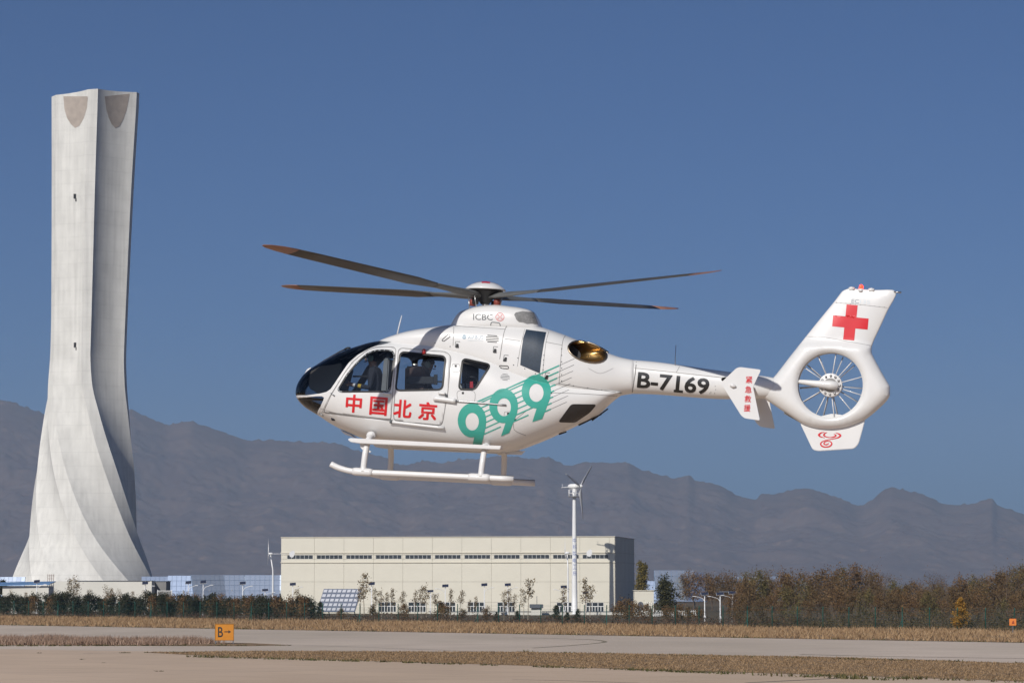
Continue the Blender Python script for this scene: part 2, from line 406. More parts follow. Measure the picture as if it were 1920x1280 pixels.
trim = mat('roof_trim', (.10, .11, .13), .6, var=.1)

tower = thing('solar_tower', 'tall white concrete tower with a twisted fluted base and slit openings', 'tower', (at(165, 1093, TY).x, TY, 0))
def build_tower():
    ys = [1128, 1083, 997, 867, 780, 720, 660, 500, 350, 175]
    half = [140, 117, 95, 83, 76, 71.5, 69, 71.5, 75, 80.5]; cen = [154, 155.5, 157.5, 162, 164, 166, 168.5, 173, 177, 182.5]
    tw = [106, 91, 63, 30, 13, 3, 0, 0, 0, 0]; ah = [12, 11, 9, 8, 7, 6.5, 6, 6, 6, 6]; gp = [.93, .90, .82, .74, .69, .66, .65, .65, .65, .65]
    ys_, fl = ys[::-1], lambda a: a[::-1]
    ob = tower.location; rows = []; heights = list(np.linspace(182, 660, 30)) + list(np.linspace(668, 1128, 66))
    v, f = [], []; G = 14
    for r, py in enumerate(heights):
        Rr = float(pchip(ys_, fl(half), [py])[0]) * TY / FPX / .895; c = float(pchip(ys_, fl(cen), [py])[0]); T = float(pchip(ys_, fl(tw), [py])[0])
        A = float(pchip(ys_, fl(ah), [py])[0]); g = float(pchip(ys_, fl(gp), [py])[0]); cx = at(c, py, TY).x - ob.x; z = tz(py)
        mixb = min(1.0, T / 70.0); ring = []
        AT, RT, DT = [3, 80, 150, 205, 250, 303], [1, .90, .95, 1, .95, 1], [.85, 1.0, .8, .8, .9, .9]
        for k in range(6):
            a0 = AT[k] * (1 - mixb) + (3 + 60 * k) * mixb + T; rr = (RT[k] * (1 - mixb) + mixb) * Rr
            ring.append([(math.sin(R(a0 + e_ * A)) * rr, -math.cos(R(a0 + e_ * A)) * rr) for e_ in (-1, 1)])
        for k in range(6):
            p1, p2 = Vector(ring[k][1]), Vector(ring[(k + 1) % 6][0]); dep = DT[k] * (1 - mixb) + (.55 - .45 * max(0, (py - 900) / 228)) * mixb
            inw = -(p1 + p2).normalized()
            for q in range(G):
                if q == 0: w = Vector(ring[k][0])
                else:
                    t = (q - 1) / (G - 1); w = p1.lerp(p2, t) + inw * dep * (1 - abs(2 * t - 1) ** 2.2)
                zz = z + (0 if py > 182 else (w.x + 10) * .075)
                v.append((cx + w.x, w.y, zz))
    n = 6 * G; m = len(heights)
    for r in range(m - 1):
        for k in range(n):
            a, b2 = r * n + k, r * n + (k + 1) % n; f.append((a + n, b2 + n, b2, a))
    top = [Vector(v[k]) for k in range(n)]; ctr = sum(top, Vector()) / n; base = len(v)
    for p in top: v.append(tuple(ctr + (p - ctr) * .93))
    for p in top: v.append(tuple(ctr + (p - ctr) * .92 - Vector((0, 0, 2.2))))
    for k in range(n):
        k2 = (k + 1) % n; f.append((k, k2, base + k2, base + k)); f.append((base + k, base + k2, base + n + k2, base + n + k))
    f.append(tuple(range(base + n, base + 2 * n)))
    return pydata('shaft', v, f)
tm = sharp(build_tower(), 13); tower_shaft = put('shaft', tm, concrete, tower)
TB = BVHTree.FromPolygons([p.co.copy() + tower.location for p in tm.vertices], [tuple(p.vertices) for p in tm.polygons])
def on_surface(bvh, v2, f2, off, maxlen, raymap):
    """Lay a flat mesh (picture units) onto a surface as a thin skin that follows it."""
    bm = bmesh.new(); vs = [bm.verts.new((p[0], p[1], 0)) for p in v2]
    for t in f2:
        try: bm.faces.new([vs[i] for i in t])
        except ValueError: pass
    for _ in range(7):
        e = [q for q in bm.edges if q.calc_length() > maxlen]
        if not e: break
        bmesh.ops.subdivide_edges(bm, edges=e, cuts=1); bmesh.ops.triangulate(bm, faces=[q for q in bm.faces if len(q.verts) > 3])
    bad = []
    for q in bm.verts:
        o, d = raymap(q.co.x, q.co.y); h = bvh.ray_cast(o, d)
        if h[0] is None: bad.append(q); continue
        nn = h[1] if h[1].dot(d) < 0 else -h[1]; q.co = h[0] + nn * off
    bmesh.ops.delete(bm, geom=bad, context='VERTS'); bmesh.ops.dissolve_degenerate(bm, dist=1e-6, edges=bm.edges[:])
    for q in bm.faces: q.smooth = True
    return bm
def wray(x, y): return CAM, ray(x, y).normalized()
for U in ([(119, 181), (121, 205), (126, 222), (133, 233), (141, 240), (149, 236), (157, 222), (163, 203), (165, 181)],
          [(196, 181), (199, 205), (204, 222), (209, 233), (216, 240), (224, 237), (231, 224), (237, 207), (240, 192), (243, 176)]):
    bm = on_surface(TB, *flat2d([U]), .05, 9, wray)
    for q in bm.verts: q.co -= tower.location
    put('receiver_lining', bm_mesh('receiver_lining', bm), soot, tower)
for (x, y) in ((141.5, 367.5), (142, 646)):
    h = TB.ray_cast(CAM, ray(x, y).normalized())[0] - tower.location
    put('opening', boxm('opening', -.45, .45, -.12, .5, -.55, .5), dark, tower, h)
    put('opening_bracket', boxm('opening_bracket', 0, .3, -.2, .2, -1.3, -.6), dark, tower, h)
# ------------------------------------------------------------------ the cream hall
cream = mat('cream_cladding', (.665, .63, .53), .7, var=.025, vscale=.5, spec=.25)
cream2 = mat('cream_trim', (.585, .545, .445), .7, var=.03, vscale=.5)
joint = mat('joint_cream', (.52, .485, .395), .9)  # plain darker cream showing in the gaps between panels
wframe = mat('white_frame', (.75, .75, .73), .5, var=.03)
wglass = mat('window_glass', (.035, .042, .05), .08, spec=.6)
white_wall = mat('whitewash', (.66, .64, .575), .85, var=.04, vscale=.4)
grey_wall = mat('grey_render', (.22, .215, .21), .85, var=.12, vscale=.5)
HC = Vector((15.17, 430.0, 0)); HD = Vector((.988, -.154, 0)).normalized(); HL = 50.5
H0 = HC - HD * HL; HN = Vector((-HD.y, HD.x, 0)); HDEP = 25.3
hall = thing('exhibition_hall', 'long cream panelled hall with a strip of high windows behind the fence', 'building', H0, math.atan2(HD.y, HD.x))
def hu(px):                                             # picture column to metres along the front
    k = (px - 960) / FPX; return (k * H0.y - H0.x) / (HD.x - k * HD.y)
def hz(py, u=25): return CAMH + (HZN - py) * (H0.y + HD.y * u) / FPX
ZT, ZA, ZB, ZC, ZD = hz(1007), hz(1036), hz(1054), hz(1090), hz(1126)
WZ0, WZ1 = hz(1047.3), hz(1040); GZ0, GZ1 = hz(1146.5), hz(1128)
put('core', boxm('core', .07, HL - .002, .10, HDEP, 0, ZT - .02), joint, hall)
seams = [hu(528)] + [hu(590.5 + 55.15 * i) for i in range(10)] + [hu(1142.2), HL]
seams[0] = 0.0
g = .016
def panel(u0, u1, z0, z1, m=None):
    put('facade_panel', boxm('facade_panel', u0 + g, u1 - g, -.0, .095, z0 + g, z1 - g), m or cream, hall)
def window(u0, u1, z0, z1, n, transom=None, fr=.07):
    w = put('window', boxm('window', u0, u1, .045, .099, z0, z1), wframe, hall)
    rows = [(z0, z1)] if transom is None else [(z0, transom), (transom, z1)]
    for r, (a, b) in enumerate(rows):
        k = n if r == 0 else max(1, n // 2)
        for i in range(k):
            x0 = u0 + (u1 - u0) * i / k; x1 = u0 + (u1 - u0) * (i + 1) / k
            put('pane', boxm('pane', x0 + fr / 2, x1 - fr / 2, .035, .046, a + fr / 2, b - fr / 2), wglass, w)
wins = [(hu(539.6 + 55.25 * i), hu(539.6 + 55.25 * i + 48)) for i in range(11)]
gwin = [(hu(711 + 55.4 * i), hu(743.5 + 55.4 * i)) for i in range(8)]; gwin = [w for i, w in enumerate(gwin) if i != 5]
for i in range(len(seams) - 1):
    a, b = seams[i], seams[i + 1]
    if b - a < .3: continue
    panel(a, b, ZA, ZT); panel(a, b, ZC, ZB)
    W = [w for w in wins if a - .3 < w[0] < b]
    if W:
        w0, w1 = W[0]; panel(a, b, WZ1, ZA); panel(a, b, ZB, WZ0); panel(a, max(w0, a + .06), WZ0, WZ1); panel(min(w1, b - .06), b, WZ0, WZ1)
        window(w0, w1, WZ0, WZ1, 6, fr=.05)
    else: panel(a, b, ZB, ZA)
    D = [w for w in gwin if a - .3 < w[0] < b - .5]
    if D:
        w0, w1 = D[0]; w1 = min(w1, b - .06); panel(a, b, GZ1, ZC); panel(a, b, 0, GZ0); panel(a, w0, GZ0, GZ1); panel(w1, b, GZ0, GZ1)
        window(w0, w1, GZ0, GZ1, 6, transom=GZ0 + (GZ1 - GZ0) * .6, fr=.1)
    else: panel(a, b, 0, ZC)
for zz in (ZA, ZB): put('cornice', boxm('cornice', -.06, HL + .06, -.12, .06, zz - .07, zz + .07), cream2, hall)
put('parapet_cap', boxm('parapet_cap', -.08, HL + .08, -.1, .25, ZT - .015, ZT + .09), cream2, hall)
for i in range(5):                                       # cladding of the shaded side
    y0, y1 = HDEP * i / 5 + .1, HDEP * (i + 1) / 5
    for z0, z1 in ((0, ZC), (ZC, ZB), (ZB, ZA), (ZA, ZT)):
        put('side_panel', boxm('side_panel', HL + .002, HL + .05, y0 + g, y1 - g, z0 + g, z1 - g), cream, hall)
put('parapet_cap', boxm('parapet_cap', HL - .2, HL + .09, .26, HDEP, ZT - .012, ZT + .085), cream2, hall)
for zz in (ZA, ZB): put('cornice', boxm('cornice', HL + .04, HL + .1, .07, HDEP, zz - .06, zz + .06), cream2, hall)

# kiosk with a dark canopy before the hall
def frame_at(px, Y): p = at(px, HZN, Y); return Vector((p.x, p.y, 0))
def pm(Y): return Y / FPX
kio = thing('canopy_kiosk', 'small white kiosk under a dark flat canopy before the hall', 'kiosk', frame_at(1006, 415))
put('wall', boxm('wall', -.75, .75, 0, 1.2, 0, 1.0), white_wall, kio); put('canopy', boxm('canopy', -1.0, .95, -.4, 1.3, 1.0, 1.55, .04), trim, kio); put('post', tubem('post', [(.05, .2, 1.5), (.05, .2, 2.7)], .035), trim, kio)
wall_t = thing('low_wall', 'low white plinth wall running along the foot of the hall', 'wall', frame_at(830, 418))
put('wall', boxm('wall', 0, 26.5, 0, .25, 0, .42), white_wall, wall_t); put('coping', boxm('coping', -.05, 26.55, -.05, .3, .421, .52), trim, wall_t)
# buildings round the tower's foot
s = pm(470)
low = thing('low_building', 'long low white building at the foot of the tower', 'building', frame_at(141, 470))
zt = CAMH + (HZN - 1089) * s; W = (284 - 141) * s
put('wall', boxm('wall', -4.2, W, 0, 8, 0, zt), white_wall, low); put('roof_edge', boxm('roof_edge', -.1, W - .4, -.12, 8.1, zt + .001, zt + .1), trim, low)
put('downpipe', tubem('downpipe', [(W - 1.0, -.06, 0), (W - 1.0, -.06, zt)], .05), white_wall, low)
for i in range(5):
    w = put('window', boxm('window', 1.2 + i * 2.2, 2.3 + i * 2.2, -.03, .05, 1.0, 2.1), wframe, low)
    for q in (0, 1): put('pane', boxm('pane', 1.27 + i * 2.2 + q * .5, 1.72 + i * 2.2 + q * .5, -.04, -.029, 1.07, 2.03), wglass, w)
ret = thing('dark_return', 'dark grey right return of the low white building', 'building', frame_at(285, 474))  # right side of the low building; its darkness is painted as grey
put('wall', boxm('wall', .02, 2.3, 0, 6, 0, CAMH + (HZN - 1089.5) * pm(474)), grey_wall, ret); put('roof_edge', boxm('roof_edge', -.0, 2.4, -.1, 6, CAMH + .30, CAMH + .38), trim, ret); put('door', boxm('door', .6, 1.4, -.03, .02, 0, 2.0), trim, ret)
sig = thing('notice_board', 'grey notice board on two white posts near the dark grey return', 'board', frame_at(309, 455))
put('board', boxm('board', -1.1, 1.1, -.05, .05, 2.3, 3.3, .02), grey_wall, sig); put('frame', boxm('frame', -1.12, 1.1, -.06, .04, 3.301, 3.38), wframe, sig)
for x in (-1.16, 1.05): put('post', boxm('post', x, x + .1, -.07, .03, 0, 3.5), wframe, sig)
shed = thing('blue_roof_shed', 'low white shed with a blue sheet metal roof left of the tower', 'shed', frame_at(-20, 440))
blue = mat('blue_sheet', (.12, .25, .45), .45, var=.08, vscale=1.0); s = pm(440)
W = (94 + 20) * s; zt = CAMH + (HZN - 1096.5) * s
put('wall', boxm('wall', 2.0, W - .25, 0, 5, 0, zt - .1), white_wall, shed); put('porch_pillar', boxm('porch_pillar', .6, 1.3, -.3, .4, 0, zt - .1), mat('brick_pier', (.25, .16, .11), .9, var=.2, vscale=3), shed)
put('roof', pydata('roof', [(-.3, -.6, zt - .12), (W, -.6, zt + .08), (W, 5.3, zt + .5), (-.3, 5.3, zt + .3), (-.3, -.6, zt - .01), (W, -.6, zt + .2), (W, 5.3, zt + .62), (-.3, 5.3, zt + .42)],
    [(0, 3, 2, 1), (4, 5, 6, 7), (0, 1, 5, 4), (1, 2, 6, 5), (2, 3, 7, 6), (3, 0, 4, 7)]), blue, shed)
scf = thing('steel_ladder_mast', 'rusty steel lattice mast standing at the foot of the tower', 'mast', frame_at(95, 445))
rust = mat('rust_steel', (.16, .085, .055), .8, var=.3, vscale=3)
for x in (-.45, -.15, .15, .45): put('upright', tubem('upright', [(x, 0, 0), (x, 0, 5.9)], .04, 6), rust, scf)
for k in range(12): put('rung', tubem('rung', [(-.47, 0, .5 + k * .47), (.47, 0, .5 + k * .47)], .028, 6), rust, scf)
s = pm(405)
gate = thing('gatehouse', 'small cream gatehouse with a dark arched doorway beside the hall', 'building', frame_at(1189.5, 405))
W = 36 * s; zt = CAMH + (HZN - 1107) * s
put('wall', boxm('wall', 0, W, 0, 4, 0, zt), cream, gate); put('roof_edge', boxm('roof_edge', -.08, W + .08, -.1, 4.1, zt + .001, zt + .1), cream2, gate)
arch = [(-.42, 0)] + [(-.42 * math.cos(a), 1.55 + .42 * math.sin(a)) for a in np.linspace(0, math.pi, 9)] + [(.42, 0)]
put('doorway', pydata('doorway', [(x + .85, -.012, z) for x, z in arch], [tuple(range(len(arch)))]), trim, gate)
for k in range(4): put('pilaster', boxm('pilaster', 1.5 + k * .3, 1.58 + k * .3, -.1, .0, 0, 1.9), wframe, gate)
rail = thing('white_railing', 'white picket railing between the gatehouse and the bushes', 'railing', frame_at(1190, 398))
for k in range(34): put('picket', boxm('picket', k * .25, k * .25 + .09, 0, .04, .02, .85), wframe, rail)
for z in (.2, .65): put('rail', boxm('rail', -.1, 8.5, .041, .08, z, z + .07), wframe, rail)
shl = thing('flat_shelter', 'flat dark roofed shelter on thin posts behind the right lamps', 'shelter', frame_at(1363, 372))
put('roof', boxm('roof', -.9, .9, 0, 2.5, 3.35, 3.5, .03), trim, shl)
for x in (-.8, .8): put('post', tubem('post', [(x, .2, 0), (x, .2, 3.36)], .05), grey_wall, shl)

# ------------------------------------------------------------------ wind turbines
tw_white = mat('turbine_white', (.78, .78, .77), .4, var=.03, vscale=1.0)
blade_grey = mat('turbine_blade', (.50, .50, .50), .45, var=.05, vscale=1)
def blade_mesh(L, c):
    v, f = [], []; st = [(.04, .3, .9), (.12, .5, .6), (.22, 1.0, .22), (.45, .78, .16), (.7, .55, .12), (.9, .36, .1), (1.0, .12, .08)]
    for i, (t, w, th) in enumerate(st):
        tws = R(18 * (1 - t)); 
        for k in range(8):
            a = 2 * math.pi * k / 8; x, y = math.cos(a) * c * w / 2 + c * w * .1, math.sin(a) * c * th * .5 * w
            v.append((x * math.cos(tws) - y * math.sin(tws), x * math.sin(tws) + y * math.cos(tws), t * L))
    n = len(st)
    for i in range(n - 1):
        for k in range(8): a, b = i * 8 + k, i * 8 + (k + 1) % 8; f.append((a, b, b + 8, a + 8))
    f.append(tuple(range(8))[::-1]); f.append(tuple(range(8 * n - 8, 8 * n)))
    return pydata('blade', v, f, True)
def add_rotor(root, hub, yaw, th0, L, c, m):
    """Three blades about a horizontal axis that points along yaw (0 = +x)."""
    bm_ = blade_mesh(L, c)
    for k in range(3):
        o = put('blade', bm_, m, root)
        o.matrix_local = Matrix.Translation(hub) @ Matrix.Rotation(yaw, 4, 'Z') @ Matrix.Rotation(th0 + k * 2 * math.pi / 3, 4, 'X') @ Matrix.Rotation(math.pi / 2, 4, 'Z')
TW = Vector((8.96, 418.3, 0)); s = pm(418.3)
wt = thing('wind_turbine', 'tall white wind turbine with blue lettering down its tower before the hall', 'wind turbine', TW)
zn = CAMH + (HZN - 912) * s
tower_mesh = lathem('tower', [(.50, 0), (.50, .25), (.44, .3), (.40, 3.5), (.34, 9.5), (.24, zn - 1.5), (.22, zn - .35)], 24)
put('tower', tower_mesh, tw_white, wt)
yaw = R(-29)                                              # rotor axis: to the right and a little towards the camera
ax = Vector((math.cos(yaw), math.sin(yaw), 0))
nac = [Vector((0, 0, zn)) + ax * t for t in (-1.0, -.9, -.6, 0, .55, .62)]
put('nacelle', tubem('nacelle', nac, [.08, .25, .36, .38, .30, .1], 14), tw_white, wt)
hubp = Vector((0, 0, zn)) + ax * .98
put('hub', tubem('hub', [hubp - ax * .32, hubp - ax * .25, hubp, hubp + ax * .28, hubp + ax * .4], [.12, .27, .27, .17, .03], 14), tw_white, wt)
put('tail_rod', tubem('tail_rod', [Vector((0, 0, zn - .08)) - ax * .9, Vector((0, 0, zn - .15)) - ax * 2.1], .05, 8), tw_white, wt); put('sensor', tubem('sensor', [Vector((0, 0, zn - .12)) - ax * 1.9, Vector((0, 0, zn + .35)) - ax * 1.95], .025, 6), tw_white, wt)
add_rotor(wt, hubp, yaw, R(190), 62.5 * s, .66, blade_grey)
cg = put('platform', lathem('platform', [(.85, zn - 1.55), (.85, zn - 1.47)], 10), grey_wall, wt)
for k in range(10):
    a = 2 * math.pi * k / 10; put('baluster', tubem('baluster', [(.82 * math.cos(a), .82 * math.sin(a), zn - 1.5), (.82 * math.cos(a), .82 * math.sin(a), zn - .5)], .035, 6), tw_white, cg)
for z in (zn - 1.0, zn - .5): put('hoop', tubem('hoop', [(.82 * math.cos(a), .82 * math.sin(a), z) for a in np.linspace(0, 2 * math.pi, 21)], .035, 6, cap=False), tw_white, cg)
blue_ink = mat('blue_letter', (.10, .16, .38), .5, var=.1)
WB = BVHTree.FromPolygons([p.co.copy() + TW for p in tower_mesh.vertices], [tuple(p.vertices) for p in tower_mesh.polygons])
def letters_on(bvh, root, txt, cx, cy, w, h, m, name='lettering', off=.012, maxl=2.0, bold=0.0, rot=0.0, inv=None, rm=None, fat=0.0):
    v, f = text2d(txt, bold); c_, s_ = math.cos(R(rot)), math.sin(R(rot)); q = []
    for x, y in v:
        X, Y = (x - .5) * w, (.5 - y) * h; q.append((cx + X * c_ - Y * s_, cy + X * s_ + Y * c_))
    bm = on_surface(bvh, q, f, off, maxl, rm or wray)
    for n_, (ax_, ay_) in enumerate(((1, 1), (-1, 1), (1, -1), (-1, -1)) if fat else ()):
        b2_ = on_surface(bvh, [(x_ + ax_ * fat, y_ + ay_ * fat) for x_, y_ in q], f, off + .0004 * (n_ + 1), maxl, rm or wray)
        m2_ = bpy.data.meshes.new('x'); b2_.to_mesh(m2_); b2_.free(); bm.from_mesh(m2_); bpy.data.meshes.remove(m2_)
    if inv is None:
        for p in bm.verts: p.co -= root.location
    return put(name, bm_mesh(name, bm), m, root)
for ch, y in zip('中科院电工所', (1012.5, 1024.5, 1037, 1050, 1062, 1074.5)): letters_on(WB, wt, ch, 1077.6, y, 6.6, 8.6, blue_ink)

def small_turbine(px, Y, label, yaw, th0, tail, hubz, kink):
    s = pm(Y); t = thing('small_wind_turbine', label, 'wind turbine', frame_at(px, Y), 0, 'small wind turbines')
    put('tower', tubem('tower', [(0, 0, 0), (0, 0, 1.0), (0, 0, hubz - 2.4), (kink, 0, hubz - .2)], [.17, .13, .10, .075], 12), tw_white, t)
    ax = Vector((math.cos(yaw), math.sin(yaw), 0)); h = Vector((kink, 0, hubz))
    put('generator', tubem('generator', [h - ax * .35, h - ax * .2, h + ax * .2, h + ax * .36], [.08, .17, .17, .05], 12), tw_white, t)
    add_rotor(t, h + ax * .32, yaw, th0, 2.4, .38, tw_white)
    e = h - ax * tail
    put('tail_boom', tubem('tail_boom', [h - ax * .3, e], .03, 8), tw_white, t)
    P = rounded([(-.15, -.42), (.35, -.55), (.62, .0), (.5, .55), (.1, .42), (-.2, .15)], .2, 4); d = -ax; v, f = [], []
    sd = Vector((-ax.y, ax.x, 0)) * .03
    for q in (1, -1): v += [e + d * (x * 1.0) + Vector((0, 0, z)) + sd * q for x, z in P]
    n = len(P); f = [tuple(range(n)), tuple(range(n, 2 * n))[::-1]] + [(i, i + n, (i + 1) % n + n, (i + 1) % n) for i in range(n)]
    put('tail_vane', pydata('tail_vane', v, f), tw_white, t); return t
small_turbine(511.5, 422, 'small white wind turbine with a round tail vane left of the hall', R(188), R(14), 2.9, CAMH + (HZN - 1038) * pm(422), -.35)
small_turbine(1065, 409, 'small white wind turbine with a round tail vane beside the lettered turbine', R(184), R(2), 2.9, CAMH + (HZN - 1036.5) * pm(409), -.1)

# ------------------------------------------------------------------ solar street lamps
lamp_white = mat('lamp_white', (.74, .74, .74), .4, var=.03); pv = mat('photovoltaic', (.03, .035, .06), .25, var=.2, vscale=6)
def make_lamp():
    t = thing('street_lamp', '', 'street lamp')
    put('pole', tubem('pole', [(0, 0, 0), (0, 0, .15), (0, 0, 4.35)], [.09, .07, .05], 10), lamp_white, t)
    put('arm', tubem('arm', smoothpath([(0, 0, 3.2), (.25, 0, 3.7), (.8, 0, 3.95), (1.05, 0, 4.02)], 4), .035, 8), lamp_white, t)
    put('lamp_head', boxm('lamp_head', 1.0, 1.45, -.1, .1, 4.0, 4.1, .03), lamp_white, t)
    p = put('solar_panel', boxm('solar_panel', -.42, .42, -.3, .3, -.02, .02, .006), pv, t, (0, 0, 4.48), (R(38), R(-4), 0))
    put('panel_frame', boxm('panel_frame', -.44, .44, -.32, .32, -.05, -.022), lamp_white, p); put('battery_box', boxm('battery_box', -.12, .12, .05, .25, .6, .95, .02), lamp_white, t)
    return t
lamp0 = make_lamp(); first = True
LAMPS = [(69, 1089, 425, 0), (272, 1092, 425, 0), (353, 1091, 430, 0), (381, 1090, 412, 0), (455, 1092, 412, 0), (497, 1105, 415, 0), (549, 1094, 418, 0), (697, 1093, 412, 180), (807, 1107, 412, 0), (835, 1097, 400, 180),
         (908, 1095, 412, 0), (952, 1095, 408, 0), (1057, 1099, 402, 180), (1098, 1110, 400, 0), (1321, 1112, 345, 178), (1350, 1112, 338, 178), (1373, 1110, 345, 178)]
def lamp_label(px):
    if px < 320: return 'solar street lamp with a dark panel before the low white building'
    if px < 540: return 'solar street lamp with a white arm before the blue mirrors'
    if px < 1200: return 'solar street lamp with a dark panel before the cream hall'
    return 'white solar street lamp beside the thicket and the blue mirrors'
for px, py, Y, az in LAMPS:
    zp = CAMH + (HZN - py) * pm(Y); k = zp / 4.5
    o = lamp0 if first else dup(lamp0, (0, 0, 0))
    o.location = frame_at(px, Y); o.rotation_euler = (0, 0, R(az)); o.scale = (1, 1, k); first = False
    tag(o, lamp_label(px), 'street lamp', 'solar street lamps')
    if abs(az) > 90:
        pn = [c for c in o.children if c.name.startswith('solar_panel')][0]; pn.rotation_euler = (R(38), R(-4), R(180))

# ------------------------------------------------------------------ heliostats
mirror = mat('heliostat_mirror', (.74, .80, .86), .12, metal=.72, var=.06, vscale=.4); steel_blue = mat('mirror_back', (.16, .25, .38), .5, var=.08, vscale=.6)
galv = mat('galvanised', (.35, .36, .37), .5, metal=.4, var=.1)
def make_heliostat(nx=7, nz=5, w=6.6, h=5.2):
    t = thing('heliostat', '', 'heliostat')
    put('pedestal', tubem('pedestal', [(0, 0, 0), (0, 0, 3.3)], .18, 10), galv, t)
    fr = put('frame', boxm('frame', -w / 2, w / 2, .05, .16, -h / 2, h / 2), steel_blue, t, (0, 0, 3.6), (R(-14), 0, 0))
    fw, fh = w / nx, h / nz; fm = boxm('facet', -fw / 2 + .03, fw / 2 - .03, -.02, .03, -fh / 2 + .03, fh / 2 - .03)
    rs = np.random.RandomState(3)
    for i in range(nx):
        for j in range(nz): put('facet', fm, mirror, fr, (-w / 2 + fw * (i + .5), 0, -h / 2 + fh * (j + .5)), (R(rs.normal(0, .35)), 0, R(rs.normal(0, .35))))
    return t
hel0 = make_heliostat(); first = True
HEL = [(18, 590, -12, .95, -14), (295, 580, 5, .95, -9), (344, 560, -8, .97, -7), (392, 540, 30, 1.0, -18), (435, 560, 8, 1.0, -16), (492, 560, 4, 1.0, -16), (535, 566, -4, 1.0, -15),
       (1266, 520, 14, 1.12, -16), (1302, 545, 50, 1.05, -8), (1222, 545, -20, .8, -7), (1404, 560, 10, .95, -10), (1440, 566, 24, .95, -8)]
for px, Y, rz, k, tilt in HEL:
    o = hel0 if first else dup(hel0, (0, 0, 0))
    o.location = frame_at(px, Y); o.rotation_euler = (0, 0, R(rz)); o.scale = (k, k, k); first = False
    [c for c in o.children if c.name.startswith('frame')][0].rotation_euler = (R(tilt), 0, 0)
    lb = 'large blue sky-reflecting heliostat mirror between the tower and the hall' if 260 < px < 560 else ('large blue heliostat mirror at the left behind the blue roofed shed' if px < 260 else 'large blue heliostat mirror rising beside the thicket right of the hall')
    tag(o, lb, 'heliostat', 'heliostats of the solar field')
ms = thing('mirror_array', 'tilted array of bright square mirrors standing before the hall', 'mirror array', frame_at(636, 402), R(-24))
sp = pm(402); fr = put('frame', boxm('frame', -2.95, 2.95, .04, .12, -1.9, 1.9), mat('array_frame', (.13, .15, .2), .5), ms, (0, 0, 2.2), (R(-34), 0, 0))
cell = mat('mirror_cell', (.62, .63, .67), .15, metal=.15, var=.06)  # bright reflection put in as a pale, nearly diffuse base colour
cm = boxm('cell', -.27, .27, -.02, .035, -.22, .22)
for i in range(8):
    for j in range(5): put('mirror_cell', cm, cell, fr, (-2.56 + i * .73, 0, -1.5 + j * .75), (R(random.gauss(0, 1.5)), 0, R(random.gauss(0, 1.5))))
for x in (-2, 2): put('leg', tubem('leg', [(x, 1.0, 0), (x, .1, 2.2)], .07, 8), galv, ms)

# ------------------------------------------------------------------ perimeter fence
green = mat('fence_green', (.015, .095, .075), .5, var=.15, vscale=3); FP0, FP1 = gnd(-130, 1154.2), gnd(2050, 1185.1)
fd = (FP1 - FP0); FLEN = fd.length; fd.normalize(); NB = int(FLEN / 3.3)
fence = thing('perimeter_fence', 'green wire mesh fence with bent-topped posts along the dry grass', 'fence', FP0, math.atan2(fd.y, fd.x))
post_m = tubem('post', [(0, 0, 0), (0, 0, 1.75), (.06, -.05, 1.9), (.2, -.2, 2.18)], [.05, .05, .05, .045], 8)
brace_m = joinm('post_braced', [post_m, tubem('b', [(-.6, .1, 0), (-.02, 0, .95)], .035, 6)])
wires = []
for k in range(10): wires.append(tubem('w', [(0, 0, .12 + k * .175), (3.3, 0, .12 + k * .175)], .005, 4, cap=False))
for k in range(1, 22): wires.append(tubem('w', [(k * .15, 0, .1), (k * .15, 0, 1.72)], .0035, 3, cap=False))
for k in range(2): wires.append(tubem('w', [(.1 + k * .06, -.1 - k * .08, 1.98 + k * .12), (3.4 + k * .06, -.1 - k * .08, 1.98 + k * .12)], .004, 4, cap=False))
panel_m = joinm('mesh_panel', wires)
for k in range(NB + 1):
    put('post', brace_m if k % 6 == 3 else post_m, green, fence, (k * 3.3, 0, 0), (0, 0, R(random.uniform(-3, 3))))
    if k < NB: put('mesh_panel', panel_m, green, fence, (k * 3.3, 0, 0))

